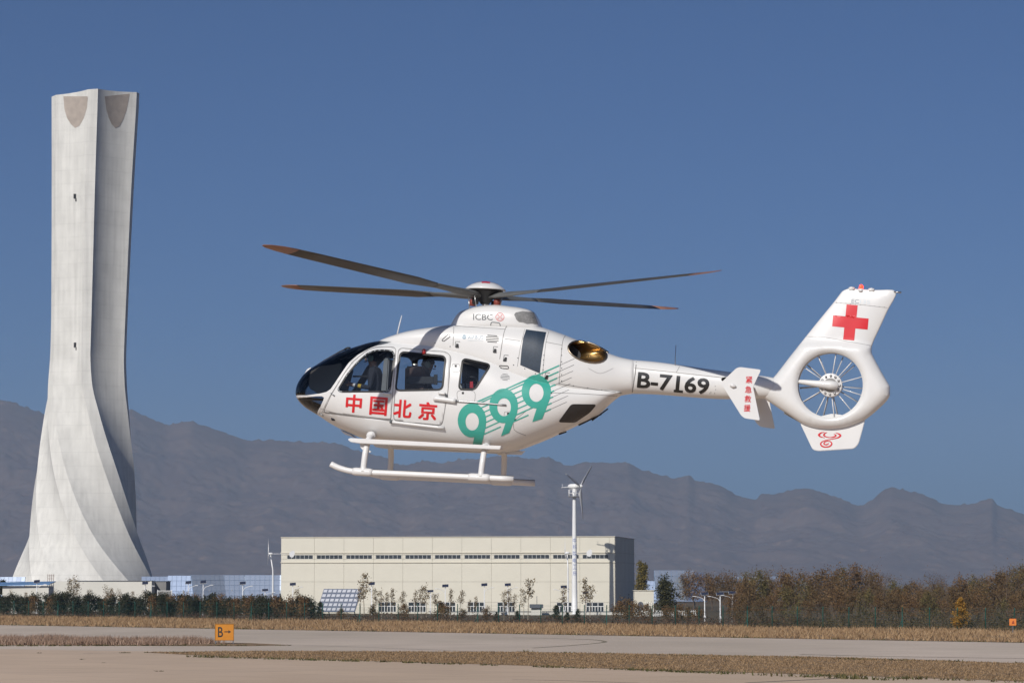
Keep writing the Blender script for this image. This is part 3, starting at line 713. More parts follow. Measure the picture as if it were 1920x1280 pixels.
# ------------------------------------------------------------------ vegetation
bark = mat('bark', (.12, .085, .06), .9, var=.2, vscale=4); pale_bark = mat('pale_bark', (.30, .25, .19), .9, var=.2, vscale=4)
def leaves(rs, pts, size, jitter, droop=0.0):
    """One small kite-shaped face about each point."""
    v, f = [], []
    for p in pts:
        s = size * rs.uniform(.5, 1.4); n = rs.normal(0, 1, 3); n /= np.linalg.norm(n) + 1e-6; t = np.cross(n, rs.normal(0, 1, 3)); t /= np.linalg.norm(t) + 1e-6; b = np.cross(n, t)
        c = np.array(p) + rs.normal(0, jitter, 3); k = len(v)
        v += [c - t * s * .5, c + b * s * .28, c + t * s * .6, c - b * s * .28]; f.append((k, k + 1, k + 2, k + 3))
    return v, f
def limbs(rs, h, spread, n, r0, start=.25, up=.8, sub=3, cone=.55):
    """Trunk, limbs and twigs as tubes; returns meshes and the twig ends."""
    ms, ends = [], []
    lean = rs.normal(0, .04, 2) * h; trunk = [Vector((lean[0] * t * t, lean[1] * t * t, h * .8 * t)) for t in (0, .25, .5, .75, 1.0)]
    ms.append(tubem('t', trunk, [r0, r0 * .8, r0 * .6, r0 * .42, r0 * .2], 7))
    for i in range(n):
        t = start + (1 - start) * (i + rs.rand()) / n; k = min(int(t * 4), 3); p = trunk[k].lerp(trunk[k + 1], t * 4 - k); a = rs.uniform(0, 6.283)
        L = spread * rs.uniform(.6, 1.1) * (1.15 - cone * t); d = Vector((math.cos(a), math.sin(a), up * rs.uniform(.6, 1.4))).normalized()
        m1 = p + d * L * .5 + Vector((0, 0, .04 * L)); e = p + d * L + Vector((0, 0, .15 * L)); rr = r0 * .38 * (1.2 - t)
        ms.append(tubem('l', [p, m1, e], [rr, rr * .65, rr * .25], 5)); ends += [m1, e]
        for _ in range(sub):
            q = p.lerp(e, rs.uniform(.35, 1.0)); w = q + Vector(rs.normal(0, .28, 3)) * L + Vector((0, 0, .12 * L)); ms.append(tubem('s', [q, q.lerp(w, .5) + Vector(rs.normal(0, .03, 3)) * L, w], [rr * .35, rr * .22, .006], 4)); ends += [q.lerp(w, .6), w]
    ends.append(trunk[-1]); return ms, ends
def make_tree(name, label, seed, h, spread, nl, per, lsize, jit, lmat, bmat, r0, start=.25, up=.8, sub=3, group=None, cat='tree', cone=.55):
    rs = np.random.RandomState(seed); t = thing(name, label, cat, (0, 0, 0), 0, group)
    ms, ends = limbs(rs, h, spread, nl, r0, start, up, sub, cone); put('trunk', joinm('trunk', ms), bmat, t)
    pts = [tuple(e) for e in ends for _ in range(per if rs.rand() < .85 else per // 4)]
    put('crown', pydata('crown', *leaves(rs, pts, lsize, jit)), lmat, t); return t
brown_l = mat('leaf_brown', (.1, .06, .03), .8, island=[(.06, .037, .019), (.12, .074, .035), (.18, .11, .048), (.10, .08, .036)], spec=.2)
rust_l = mat('leaf_rust', (.14, .07, .03), .8, island=[(.08, .046, .022), (.155, .088, .037), (.22, .13, .055)], spec=.2)
olive_l = mat('leaf_olive', (.09, .08, .03), .8, island=[(.055, .05, .02), (.12, .10, .036), (.19, .15, .05)], spec=.2)
pine_l = mat('needle_green', (.03, .04, .02), .8, island=[(.012, .018, .010), (.028, .035, .017), (.05, .05, .024), (.045, .035, .02)], spec=.2)
gold_l = mat('leaf_gold', (.3, .17, .03), .8, island=[(.20, .10, .016), (.34, .175, .026), (.42, .235, .04)], spec=.2)
tan_l = mat('leaf_tan', (.2, .14, .07), .8, island=[(.09, .06, .03), (.17, .12, .055), (.24, .17, .08)], spec=.2)
poplar_l = mat('leaf_poplar', (.16, .13, .04), .8, island=[(.08, .07, .022), (.15, .12, .035), (.22, .16, .045)], spec=.2)
def scatter(proto_list, spots, rnd):
    used = set()
    for i, (pos, k, hv) in enumerate(spots):
        p = proto_list[i % len(proto_list)]
        o = p if id(p) not in used else dup(p, (0, 0, 0))
        used.add(id(p)); o.location = pos
        if hv < .97: o['label'] = o['label'].replace('tree in the thicket behind', 'low tree at the foot of the thicket against')
        o.rotation_euler = (0, 0, rnd.uniform(0, 6.28)); o.scale = (k, k, k * hv)
rnd = random.Random(11)
def fence_y(px): g_ = gnd(px, 1156 + .0142 * px); return g_.y
# thicket at the right
TL = ['brown half-bare tree in the thicket behind the green fence', 'rust brown leafy tree in the thicket behind the green fence', 'olive brown tree in the thicket behind the green fence']
thick = [make_tree('thicket_tree', TL[[0, 1, 0, 2, 1, 0][q]], 40 + q, 6.0, 1.9 + .12 * q, 17, 9, .20, .26, [brown_l, rust_l, brown_l, olive_l, rust_l, brown_l][q], bark, .11, .2, .9, 5, 'trees of the thicket') for q in range(6)]
TOP = [(1190, 1100), (1240, 1085), (1290, 1070), (1330, 1066), (1395, 1070), (1440, 1066), (1500, 1074), (1540, 1062), (1590, 1060), (1640, 1072), (1680, 1090), (1720, 1085), (1760, 1079), (1800, 1082), (1830, 1074), (1870, 1070), (1895, 1062), (1930, 1064), (2100, 1070)]
spots = []
for k in range(46):                                     # back row: tall
    px = 1385 + k * 13.5 + rnd.uniform(-6, 6); Y = fence_y(px) + rnd.uniform(40, 110)
    if 1455 < px < 1475 and 0: continue
    top = float(np.interp(px, [p[0] for p in TOP], [p[1] for p in TOP])) + rnd.uniform(-4, 20); h = CAMH + (HZN - top) * pm(Y)
    spots.append((frame_at(px, Y), h / 6.0, 1.0))
for k in range(28):                                     # front row: lower
    px = 1380 + k * 21.5 + rnd.uniform(-7, 7); Y = fence_y(px) + rnd.uniform(6, 26)
    h = rnd.uniform(2.6, 4.3); spots.append((frame_at(px, Y), h / 6.0 * 1.05, .95))
for px, Y, h in ((1405, 338, 5.3), (1425, 345, 4.8), (1320, 470, 5.8), (1335, 480, 6.2), (1352, 470, 6.0), (1366, 476, 6.4), (1380, 470, 6.0), (1395, 480, 6.3), (1300, 500, 6.5), (1285, 520, 6.2)): spots.append((frame_at(px, Y), h / 6.0, 1.0))
scatter(thick, spots, rnd)
bare = [make_tree('bare_tree', 'dark bare-branched tree sticking out above the thicket', 60 + q, 7.5, 2.2, 17, 3, .16, .3, brown_l, bark, .11, .3, 1.0, 7, 'bare trees above the thicket') for q in range(3)]
scatter(bare, [(frame_at(px, Y), (CAMH + (HZN - y) * pm(Y)) / 7.5, 1.0) for px, y, Y in ((1412, 1064, 350), (1437, 1064, 355), (1632, 1056, 330), (1655, 1070, 330), (1748, 1072, 320), (1765, 1070, 320), (1886, 1056, 310), (1905, 1060, 312), (1920, 1058, 316), (1840, 1078, 330))], rnd)
# bushes behind the fence, middle part
bush = [make_tree('brown_bush', 'reddish brown leafy bush beside the hall behind the fence', 70 + q, 2.6, 1.0, 12, 14, .16, .2, [rust_l, brown_l][q % 2], bark, .04, .05, .7, 3, 'brown bushes by the hall', 'bush') for q in range(3)]
scatter(bush, [(frame_at(px, fence_y(px) + dy), (CAMH - (y - HZN) * pm(fence_y(px) + dy)) / 2.6, 1.0) for px, y, dy in
    ((1160, 1125, 22), (1176, 1120, 25), (1192, 1128, 18), (1212, 1130, 16), (826, 1126, 18), (836, 1132, 14), (757, 1130, 16), (868, 1140, 16), (912, 1137, 14), (640, 1138, 14), (700, 1132, 16), (1250, 1135, 14), (1270, 1132, 16), (1290, 1136, 14), (1310, 1140, 14), (1380, 1128, 20))], rnd)
spr = [make_tree('young_spruce', 'small dark green conifer standing before the hall behind the fence', 80 + q, 2.4, .75, 22, 12, .13, .09, pine_l, bark, .04, .02, .25, 2, 'young conifers before the hall', cone=1.0) for q in range(2)]
scatter(spr, [(frame_at(px, fence_y(px) + dy), (CAMH - (y - HZN) * pm(fence_y(px) + dy)) / 2.4, 1.0) for px, y, dy in ((1043, 1128, 14), (1082, 1136, 12), (971, 1140, 12), (602, 1122, 12), (588, 1126, 15), (930, 1143, 10), (1062, 1143, 10))], rnd)
# dark young pines at the left
PL = 'dark green young pine in the dense row at the left fence'
pines = [make_tree('young_pine', PL, 90 + q, 3.0, 1.05, 17, 15, .17, .17, pine_l, bark, .05, .08, .5, 3, 'row of young pines at the left') for q in range(4)]
spots = []
for k in range(62):
    px = -20 + k * 9.9 + rnd.uniform(-5, 5); Y = fence_y(px) + rnd.uniform(4, 20)
    top = 1113 + 6 * noise.noise((px * .02, 0, 5)) + rnd.uniform(-5, 10) + (6 if px > 500 else 0); h = CAMH - (top - HZN) * pm(Y)
    spots.append((frame_at(px, Y), h / 3.0, 1.0))
scatter(pines, spots, rnd)
brs = [make_tree('dry_shrub', 'rust brown dry shrub standing between the young pines', 100 + q, 2.7, .95, 12, 10, .14, .2, rust_l, bark, .035, .1, .9, 4, 'dry shrubs among the pines', 'shrub') for q in range(2)]
scatter(brs, [(frame_at(px, fence_y(px) + rnd.uniform(3, 14)), rnd.uniform(.95, 1.2), 1.0) for px in (290, 318, 345, 372, 400, 418, 440, 468, 490, 515, 95, 205, 235, 60, 540, 565)], rnd)
# thin saplings with few dry leaves
sap = [make_tree('sapling', 'thin sapling with sparse tan leaves standing before the hall', 110 + q, 4.2, .8, 8, 5, .15, .13, tan_l, pale_bark, .045, .45, 1.3, 3, 'saplings before the hall') for q in range(4)]
spots = []
for px, top in ((560, 1097), (683, 1063), (676, 1090), (703, 1097), (716, 1100), (735, 1096), (752, 1100), (790, 1092), (800, 1090), (845, 1097), (862, 1098), (945, 1103), (955, 1096), (893, 1112), (990, 1072), (982, 1096), (1056, 1094), (1098, 1074), (1106, 1086), (880, 1120), (778, 1100), (726, 1104), (815, 1104), (965, 1108)):
    Y = fence_y(px) + rnd.uniform(25, 45); spots.append((frame_at(px, Y), (CAMH + (HZN - top) * pm(Y)) / 4.2, 1.0))
scatter(sap, spots, rnd)
sap2 = [make_tree('sapling', 'thin sapling with dry leaves standing before the low white building', 120 + q, 4.2, .8, 9, 5, .14, .13, tan_l, bark, .04, .4, 1.3, 3, 'saplings before the white building') for q in range(2)]
scatter(sap2, [(frame_at(px, 425), (CAMH + (HZN - top) * pm(425)) / 4.2, 1.0) for px, top in ((25, 1100), (50, 1104), (108, 1100), (133, 1075), (147, 1073), (168, 1098), (200, 1092), (208, 1095), (225, 1100), (248, 1102), (272, 1103), (120, 1108))], rnd)
one = [('poplar', 'golden green poplar rising behind the gatehouse beside the hall', 201, 7.6, 1.35, 26, 26, .22, .2, poplar_l, 1204, 1043, 470), ('round_tree', 'dense dark olive round tree before the blue heliostats', 202, 4.7, 1.5, 26, 24, .2, .26, mat('leaf_dark_olive', (.04, .045, .02), .8, island=[(.02, .024, .01), (.05, .05, .02), (.075, .065, .025)], spec=.2), 1247, 1080, 352),
       ('golden_larch', 'small golden orange conifer behind the fence', 203, 3.9, 1.08, 54, 13, .13, .09, gold_l, 1801, 1108, 279.5), ('dark_conifer', 'dark conifer top showing above the blue shed roof', 204, 5.4, 1.3, 24, 24, .2, .15, pine_l, 5, 1076, 455)]
for nm, lb, sd, h, sp_, nl, per, ls, jt, lm, px, top, Y in one:
    t = make_tree(nm, lb, sd, h, sp_, nl, per, ls, jt, lm, bark, .09, .08 if 'larch' in nm or 'conifer' in nm else .12, .35 if 'conifer' in nm or 'larch' in nm else 1.4, 3, cone=1.02 if 'conifer' in nm or 'larch' in nm else .7)
    t.location = frame_at(px, Y); k = (CAMH + (HZN - top) * pm(Y)) / h; t.scale = (k, k, k)
# low tangled undergrowth behind the fence
def brush(px0, px1, d0, d1, n, hgt, seed, size):
    rs_ = np.random.RandomState(seed); pts = []
    for _ in range(n):
        px = rs_.uniform(px0, px1); Y = fence_y(px) + rs_.uniform(d0, d1); g_ = frame_at(px, Y); k = .55 + .45 * noise.noise((g_.x * .3, g_.y * .1, seed)); pts.append((g_.x, g_.y, abs(rs_.rand() ** 1.3) * hgt * k * 1.6))
    return leaves(rs_, pts, size, .08)
tag(put('undergrowth', pydata('u', *brush(-120, 1500, 1, 12, 15000, .95, 21, .17)), mat('dry_brush', (.09, .05, .035), .9, island=[(.05, .032, .022), (.095, .05, .033), (.13, .075, .045)], spec=.1)), 'low reddish brown undergrowth behind the fence', 'undergrowth', kind='stuff')
tag(put('undergrowth', pydata('u', *brush(1380, 2050, 1, 16, 11000, 1.25, 22, .18)), mat('dry_brush_olive', (.09, .07, .035), .9, island=[(.045, .035, .02), (.09, .065, .03), (.13, .095, .045)], spec=.1)), 'olive brown scrub filling the foot of the thicket', 'undergrowth', kind='stuff')

# ------------------------------------------------------------------ signs on the field
sgn_m = mat('sign_orange', (.56, .21, .008), .45, var=.05, vscale=3); blk = mat('sign_black', (.015, .014, .012), .5)
g0 = gnd(420.7, 1206.5); s = pm(g0.y)
sg = thing('taxiway_sign', 'orange taxiway sign with a black letter B and arrow in the grass', 'sign', g0)
w2, z0, z1 = 17.2 * s, 7.2 * s, 37 * s
put('panel', boxm('panel', -w2, w2, -.06, .06, z0, z1, .02), sgn_m, sg)
put('frame', joinm('frame', [boxm('f', -w2 - .02, w2 + .02, -.075, .075, z1 - .03, z1 + .03), boxm('f', -w2 - .02, w2 + .02, -.075, .075, z0 - .03, z0 + .02), boxm('f', -w2 - .022, -w2 + .02, -.074, .074, z0, z1), boxm('f', w2 - .02, w2 + .022, -.074, .074, z0, z1)]), mat('sign_rim', (.30, .13, .012), .5), sg)
for x in (-w2 + .03, w2 - .03): put('leg', boxm('leg', x - .03, x + .03, -.04, .04, 0, z0), trim, sg)
v, f = text2d('B', .012); put('letter', pydata('letter', [(-w2 * .70 + x * 9.5 * s, -.064, z0 + 5.5 * s + y * 19 * s) for x, y in v], f), blk, sg)
ar = [(0, -.9), (7.5, -.9), (7.5, -3), (13, 0), (7.5, 3), (7.5, .9), (0, .9)]
put('arrow', pydata('arrow', [(-.1 * s + x * s, -.064, z0 + 15.5 * s + y * s) for x, y in ar], [tuple(range(7))]), blk, sg)
g1 = frame_at(1898, 262); s = pm(262)
mk = thing('marker_board', 'small square orange marker board on a post before the fence', 'sign', g1)
zc = CAMH - (1165 - HZN) * s
put('panel', boxm('panel', -.31, .31, -.03, .03, zc - .31, zc + .31, .02), mat('marker_orange', (.75, .22, .04), .5, var=.05), mk); put('post', boxm('post', -.04, .04, .031, .09, 0, zc + .2), trim, mk)
put('emblem', pydata('emblem', [(-.12, -.034, zc - .16), (.15, -.034, zc - .16), (.08, -.034, zc + .16), (-.04, -.034, zc + .08)], [(0, 1, 2, 3)]), mat('marker_red', (.35, .07, .02), .5), mk)
# ------------------------------------------------------------------ helicopter
paint = mat('white_paint', (.705, .70, .685), .34, var=.03, vscale=1.6, coat=.5, bump=.015, bscale=3.0)
lining = mat('cabin_lining', (.09, .095, .10), .8, var=.1, vscale=6)
red = mat('red_film', (.62, .012, .018), .4, var=.03, coat=.3); teal = mat('green_film', (.045, .36, .285), .4, var=.03, coat=.3); black = mat('black_film', (.012, .012, .012), .4, coat=.3)
rubber = mat('black_rubber', (.012, .012, .013), .5); seam_m = mat('panel_gap', (.22, .215, .21), .8); grey_ink = mat('grey_film', (.10, .11, .115), .5); blue_ink2 = mat('blue_grey_film', (.30, .40, .47), .5); pale_ink = mat('pale_film', (.58, .64, .68), .5)
clear = glass('canopy_glass', (.72, .76, .80), 1.0); smoke = glass('windscreen_glass', (.45, .49, .54), 1.0)
intake = mat('intake_mesh', (.02, .036, .06), .55, var=.15, vscale=30); bronze = mat('exhaust_bronze', (.36, .225, .085), .30, metal=1.0, var=.15, vscale=5); bronze_d = mat('exhaust_lip', (.33, .27, .20), .35, metal=1.0, var=.15, vscale=6)
rotor_grey = mat('rotor_grey', (.115, .118, .115), .5, var=.12, vscale=4); rotor_dark = mat('rotor_dark', (.06, .055, .048), .5, var=.15, vscale=3); tip_orange = mat('rotor_tip', (.27, .13, .085), .5, var=.1)
hub_black = mat('hub_black', (.015, .015, .016), .5); steel = mat('steel', (.45, .45, .45), .35, metal=.9, var=.1); seat_m = mat('seat_grey', (.23, .23, .22), .8, var=.1, vscale=8); brown_m = mat('pack_brown', (.10, .055, .04), .8, var=.15, vscale=6)

HO = at(910, 740, 49.0); HE = (0.0, R(3.0), R(-10.5)); HR = Matrix.Rotation(HE[2], 3, 'Z') @ Matrix.Rotation(HE[1], 3, 'Y'); HT = HR.transposed()
heli = thing('helicopter', 'white rescue helicopter with red and green lettering hovering above the apron', 'helicopter', HO); heli.rotation_euler = HE
OL = HT @ (CAM - HO)
def lray(px, py): return OL, (HT @ ray(px, py)).normalized()
def L(px, py, y):
    o, d = lray(px, py); return o + d * ((y - o.y) / d.y)
def loft(st, xq, ring=72):
    st = np.array(st, float); X = st[:, 0]; cols = [pchip(X, st[:, k], xq) for k in range(1, 7)]; v, f = [], []
    for i, px in enumerate(xq):
        tp, bt, w, nt_, nb_, md_ = [c[i] for c in cols]; T, B = L(px, tp, 0), L(px, bt, 0); M = B.lerp(T, md_)
        for k in range(ring):
            a = 2 * math.pi * k / ring; c_, s_ = math.cos(a), math.sin(a); n = nt_ if s_ >= 0 else nb_
            y = w * math.copysign(abs(c_) ** (2 / n), c_); q = abs(s_) ** (2 / n); p = M + ((T - M) if s_ >= 0 else (B - M)) * q
            v.append(Vector((p.x, -y, p.z)))
    m = len(xq)
    for i in range(m - 1):
        for k in range(ring):
            a, b = i * ring + k, i * ring + (k + 1) % ring; f.append((a, b, b + ring, a + ring))
    f.append(tuple(range(ring))[::-1]); f.append(tuple(range((m - 1) * ring, m * ring)))
    return v, f
# stations: column, top row, bottom row, half width, top power, bottom power, height of the widest point
POD = [(556, 736, 738, .015, 2.0, 2.0, .5), (557.5, 727, 744, .12, 2.0, 2.0, .45), (561, 717, 751, .22, 2.0, 2.0, .42), (567, 708, 758, .31, 2.1, 2.0, .42), (575, 699, 765, .39, 2.2, 2.0, .42), (588, 689, 773, .48, 2.3, 2.05, .42), (603, 681, 782, .555, 2.3, 2.1, .42),
       (621, 671, 794, .62, 2.3, 2.15, .42), (641, 661, 805, .675, 2.35, 2.2, .43), (671, 650, 818, .73, 2.4, 2.3, .44), (705, 641, 829, .77, 2.5, 2.4, .46), (740, 637, 835, .79, 2.6, 2.5, .48), (800, 635, 839, .80, 2.7, 2.5, .5), (845, 641, 842, .80, 2.7, 2.5, .5), (890, 650, 845, .795, 2.7, 2.5, .5),
       (937, 664, 847, .775, 2.6, 2.45, .5), (963, 675, 845, .755, 2.5, 2.4, .5), (1001, 690, 833, .71, 2.4, 2.35, .52), (1048, 706, 813, .62, 2.3, 2.3, .55), (1084, 716, 796, .53, 2.2, 2.2, .58), (1121, 724, 777, .42, 2.1, 2.1, .6), (1147, 730, 753, .32, 2.0, 2.0, .6), (1166, 735, 738, .2, 2.0, 2.0, .5)]
COWL = [(704, 643, 652, .06, 2.2, 2.2, .5), (716, 638, 651, .22, 2.4, 3, .5), (744, 629, 655, .42, 2.6, 4, .5), (775, 621, 660, .52, 2.8, 4, .45), (819, 614.5, 667, .575, 3.0, 4, .45), (860, 610, 678, .60, 3.0, 4, .45), (950, 610, 712, .62, 3.0, 4, .45), (1015, 613.5, 755, .62, 2.9, 2.2, .45),
        (1030, 618, 757, .61, 2.8, 2.2, .46), (1062, 629, 758, .575, 2.6, 2.2, .48), (1100, 645, 755, .50, 2.4, 2.2, .5), (1141, 662, 747, .385, 2.3, 2.2, .5), (1165, 670, 741, .32, 2.2, 2.2, .5), (1192, 675.5, 737, .275, 2.2, 2.2, .5)]
MAST = [(843, 614, 626, .16, 2.6, 2, .4), (850, 607, 628, .27, 2.8, 2, .4), (858, 594, 632, .33, 3, 2, .4), (866, 585.5, 634, .37, 3.2, 2, .4), (880, 580.5, 634, .41, 3.2, 2, .4), (905, 574.5, 634, .44, 3.2, 2, .4), (931, 572.5, 634, .45, 3.2, 2, .4), (961, 575.5, 634, .44, 3.2, 2, .4), (985, 579, 634, .41, 3.1, 2, .4), (999, 583.5, 634, .37, 3, 2, .4), (1008, 597, 634, .33, 2.8, 2, .4), (1016.5, 615, 632, .24, 2.5, 2, .4)]
BOOM = [(1160, 671, 738.5, .285, 2.2, 2.2, .5), (1188, 674.8, 738, .272, 2.2, 2.2, .5), (1192, 675, 738, .268, 2.3, 2.2, .5), (1367, 697, 748, .215, 2.3, 2.2, .5), (1433, 705, 747, .19, 2.2, 2.2, .5), (1458, 709, 747, .16, 2.1, 2.1, .5)]
nose_q = 556 + (np.linspace(0, 1, 26) ** 2.0) * 70
podv, podf = loft(POD, np.concatenate([nose_q, np.linspace(631, 1166, 96)])); cowv, cowf = loft(COWL, np.linspace(704, 1192, 84)); masv, masf = loft(MAST, np.linspace(843, 1016.5, 46)); boov, boof = loft(BOOM, np.linspace(1160, 1458, 34))
allv, allf = [], []
for v, f in ((podv, podf), (cowv, cowf), (masv, masf), (boov, boof)):
    b = len(allv); allv += v; allf += [tuple(i + b for i in q) for q in f]
BODY = BVHTree.FromPolygons(allv, allf); PODB = BVHTree.FromPolygons(podv, podf)
def hit(px, py, off=0.0, bvh=None):
    o, d = lray(px, py); h = (bvh or BODY).ray_cast(o, d)
    if h[0] is None: return L(px, py, -.3)
    n = h[1] if h[1].dot(d) < 0 else -h[1]; return h[0] + n * off
def mk_bm(v, f):
    bm = bmesh.new(); vs = [bm.verts.new(p) for p in v]
    for q in f:
        try: bm.faces.new([vs[i] for i in q])
        except ValueError: pass
    bmesh.ops.recalc_face_normals(bm, faces=bm.faces[:])
    for q in bm.faces: q.smooth = True
    return bm
def imprint(bm, P, side=None, ymin=.12):
    """Cut the outline P (x, z) into the skin and return the faces inside it."""
    xs, zs = [p[0] for p in P], [p[1] for p in P]; x0, x1, z0, z1 = min(xs) - .03, max(xs) + .03, min(zs) - .03, max(zs) + .03
    def near():
        out = []
        for q in bm.faces:
            c_ = q.calc_center_median()
            if side and c_.y * side < ymin: continue
            qx = [v.co.x for v in q.verts]; qz = [v.co.z for v in q.verts]
            if max(qx) > x0 and min(qx) < x1 and max(qz) > z0 and min(qz) < z1: out.append(q)
        return out
    for i in range(len(P)):
        a, b = Vector(P[i]), Vector(P[(i + 1) % len(P)])
        if (b - a).length < 1e-5: continue
        d = (b - a).normalized(); ex0, ex1 = min(a.x, b.x) - .12, max(a.x, b.x) + .12; ez0, ez1 = min(a.y, b.y) - .12, max(a.y, b.y) + .12
        F = [q for q in near() if max(v.co.x for v in q.verts) > ex0 and min(v.co.x for v in q.verts) < ex1 and max(v.co.z for v in q.verts) > ez0 and min(v.co.z for v in q.verts) < ez1]
        if not F: continue
        gm = set(F)
        for q in F: gm.update(q.edges); gm.update(q.verts)
        bmesh.ops.bisect_plane(bm, geom=list(gm), dist=1e-5, plane_co=(a.x, 0, a.y), plane_no=(-d.y, 0, d.x))
    res = []
    for q in near():
        c_ = q.calc_center_median()
        if inpoly(c_.x, c_.z, P): res.append(q)
    return res
def take(bm, faces):
    """Lift faces out of a skin into a mesh of their own."""
    idx, v, f = {}, [], []
    for q in faces:
        t = []
        for p in q.verts:
            if p not in idx: idx[p] = len(v); v.append(p.co.copy())
            t.append(idx[p])
        f.append(tuple(t))
    bmesh.ops.delete(bm, geom=list(faces), context='FACES'); return v, f
def xz(pxs, bvh=None): return [(p.x, p.z) for p in (hit(*q, bvh=bvh) for q in pxs)]
def skin(name, v, f, mats, parent, thick=.022):
    o = put(name, pydata(name, v, f, True), mats, parent)
    if thick:
        s_ = o.modifiers.new('thickness', 'SOLIDIFY'); s_.thickness = thick; s_.offset = -1; s_.material_offset = 1 if len(mats) > 1 else 0; s_.material_offset_rim = 0
    return o
def decal(name, loops, m, parent, off=.004, bvh=None, maxl=7, inv=True):
    v, f = loops if isinstance(loops, tuple) else flat2d(loops)
    return put(name, bm_mesh(name, on_surface(bvh or BODY, v, f, off, maxl, lray)), m, parent)
def strip(pts, w, closed=False, n=1):
    pts = [Vector(p) for p in pts]
    if n > 1: pts = [Vector((q.x, q.y)) for q in smoothpath([(p.x, p.y, 0) for p in pts], n)]
    if closed: pts = pts + [pts[0]]
    v, f = [], []; k = len(pts); ws = w if hasattr(w, '__len__') else [w] * k
    for i, p in enumerate(pts):
        a, b = (pts[i - 1] if i else (pts[-2] if closed else pts[0])), (pts[i + 1] if i < k - 1 else (pts[1] if closed else pts[-1]))
        t = (b - a).normalized(); s_ = Vector((-t.y, t.x)) * float(np.interp(i / (k - 1), np.linspace(0, 1, len(ws)), ws)) / 2; v += [tuple(p - s_), tuple(p + s_)]
    for i in range(k - 1): f.append((2 * i, 2 * i + 1, 2 * i + 3, 2 * i + 2))
    return v, f
def bigger(P, k):
    """Outline pushed outwards by k picture units."""
    n = len(P); out = []; ar = sum(P[i][0] * P[(i + 1) % n][1] - P[(i + 1) % n][0] * P[i][1] for i in range(n)); sg_ = 1 if ar > 0 else -1
    for i in range(n):
        a, b = Vector(P[i - 1]), Vector(P[(i + 1) % n]); t = (b - a).normalized(); out.append((P[i][0] + t.y * k * sg_, P[i][1] - t.x * k * sg_))
    return out
WIN1 = rounded([(634, 731), (640, 734), (727, 733.5), (731, 730), (739.5, 666), (735.5, 658.5), (719, 656.8), (705, 657.5), (690, 662.5), (670, 680), (651, 702.5)], 6, 4)
WIN2 = rounded([(742, 731.5), (829, 730), (835.5, 668.5), (751, 660)], 9, 6)
WIN3 = rounded([(860.5, 729.5), (890, 730), (919.5, 684), (868, 672.5)], 8, 6)
DOOR1 = rounded([(606, 773), (621, 740), (648, 696), (662, 677.5), (688, 656.5), (705, 650.5), (738, 650.5), (742.5, 655), (736.5, 735), (733, 787.5), (660, 780)], 5, 3)
DOOR2 = rounded([(737.5, 788.5), (741, 733), (747, 656), (753, 652.5), (836, 659.5), (846, 668), (840, 735), (835, 762), (829, 798)], 9, 4)
SCREEN = [(550, 742), (575, 741), (600, 737.5), (612, 734.5), (620, 729), (629, 716), (640, 699.5), (655, 678.5), (670, 665.5), (690, 654), (707, 647), (726, 643.5), (735, 640.6), (738, 628), (700, 618), (600, 645), (545, 690)]
CHIN = [(552, 747.5), (575, 745), (593, 742.6), (603, 742.6), (607.5, 745), (606, 750.5), (601, 762), (595.5, 777), (588, 792), (550, 765)]
EXH = [(1101 + 37 * math.cos(a) * math.cos(R(15.7)) - 18 * math.sin(a) * math.sin(R(15.7)), 660 + 37 * math.cos(a) * math.sin(R(15.7)) + 18 * math.sin(a) * math.cos(R(15.7))) for a in np.linspace(0, 2 * math.pi, 25)[:-1]]

bm = mk_bm(podv, podf)
def side_cut(P, side): return take(bm, imprint(bm, xz(P, PODB), side))
for side in (-1, 1):
    w = [side_cut(P, side) for P in (WIN1, WIN2, WIN3)]; d1 = side_cut(DOOR1, side); d2 = side_cut(DOOR2, side)
    for nm, dv, wv_ in (('cockpit_door', d1, w[0]), ('sliding_door', d2, w[1])):
        d_ = skin(nm, *dv, [paint, lining], heli); skin('window', *wv_, [clear], d_, 0)
    skin('cabin_window', *w[2], [clear], heli, 0)
scr = take(bm, imprint(bm, [(p.x, p.z) for p in (hit(*q, bvh=PODB) if PODB.ray_cast(*lray(*q))[0] else L(*q, 0) for q in SCREEN)]))
skin('windscreen', *scr, [smoke], heli, 0)
for side in (-1, 1):
    ch = take(bm, imprint(bm, [(p.x, p.z) for p in (hit(*q, bvh=PODB) if PODB.ray_cast(*lray(*q))[0] else L(*q, 0) for q in CHIN)], side, .07)); skin('chin_window', *ch, [smoke], heli, 0)
def rest(bm_): 
    me = bm_mesh('skin', bm_, True); return me
o = put('fuselage', rest(bm), [paint, lining], heli); s_ = o.modifiers.new('thickness', 'SOLIDIFY'); s_.thickness = .022; s_.offset = -1; s_.material_offset = 1; s_.material_offset_rim = 0
bm = mk_bm(cowv, cowf); exz = xz(EXH)
for side in (-1, 1): take(bm, imprint(bm, exz, side))
put('engine_cowling', bm_mesh('cowl', bm, True), paint, heli)
put('mast_fairing', bm_mesh('mast_fairing', mk_bm(masv, masf), True), paint, heli); put('tail_boom', bm_mesh('tail_boom', mk_bm(boov, boof), True), paint, heli)
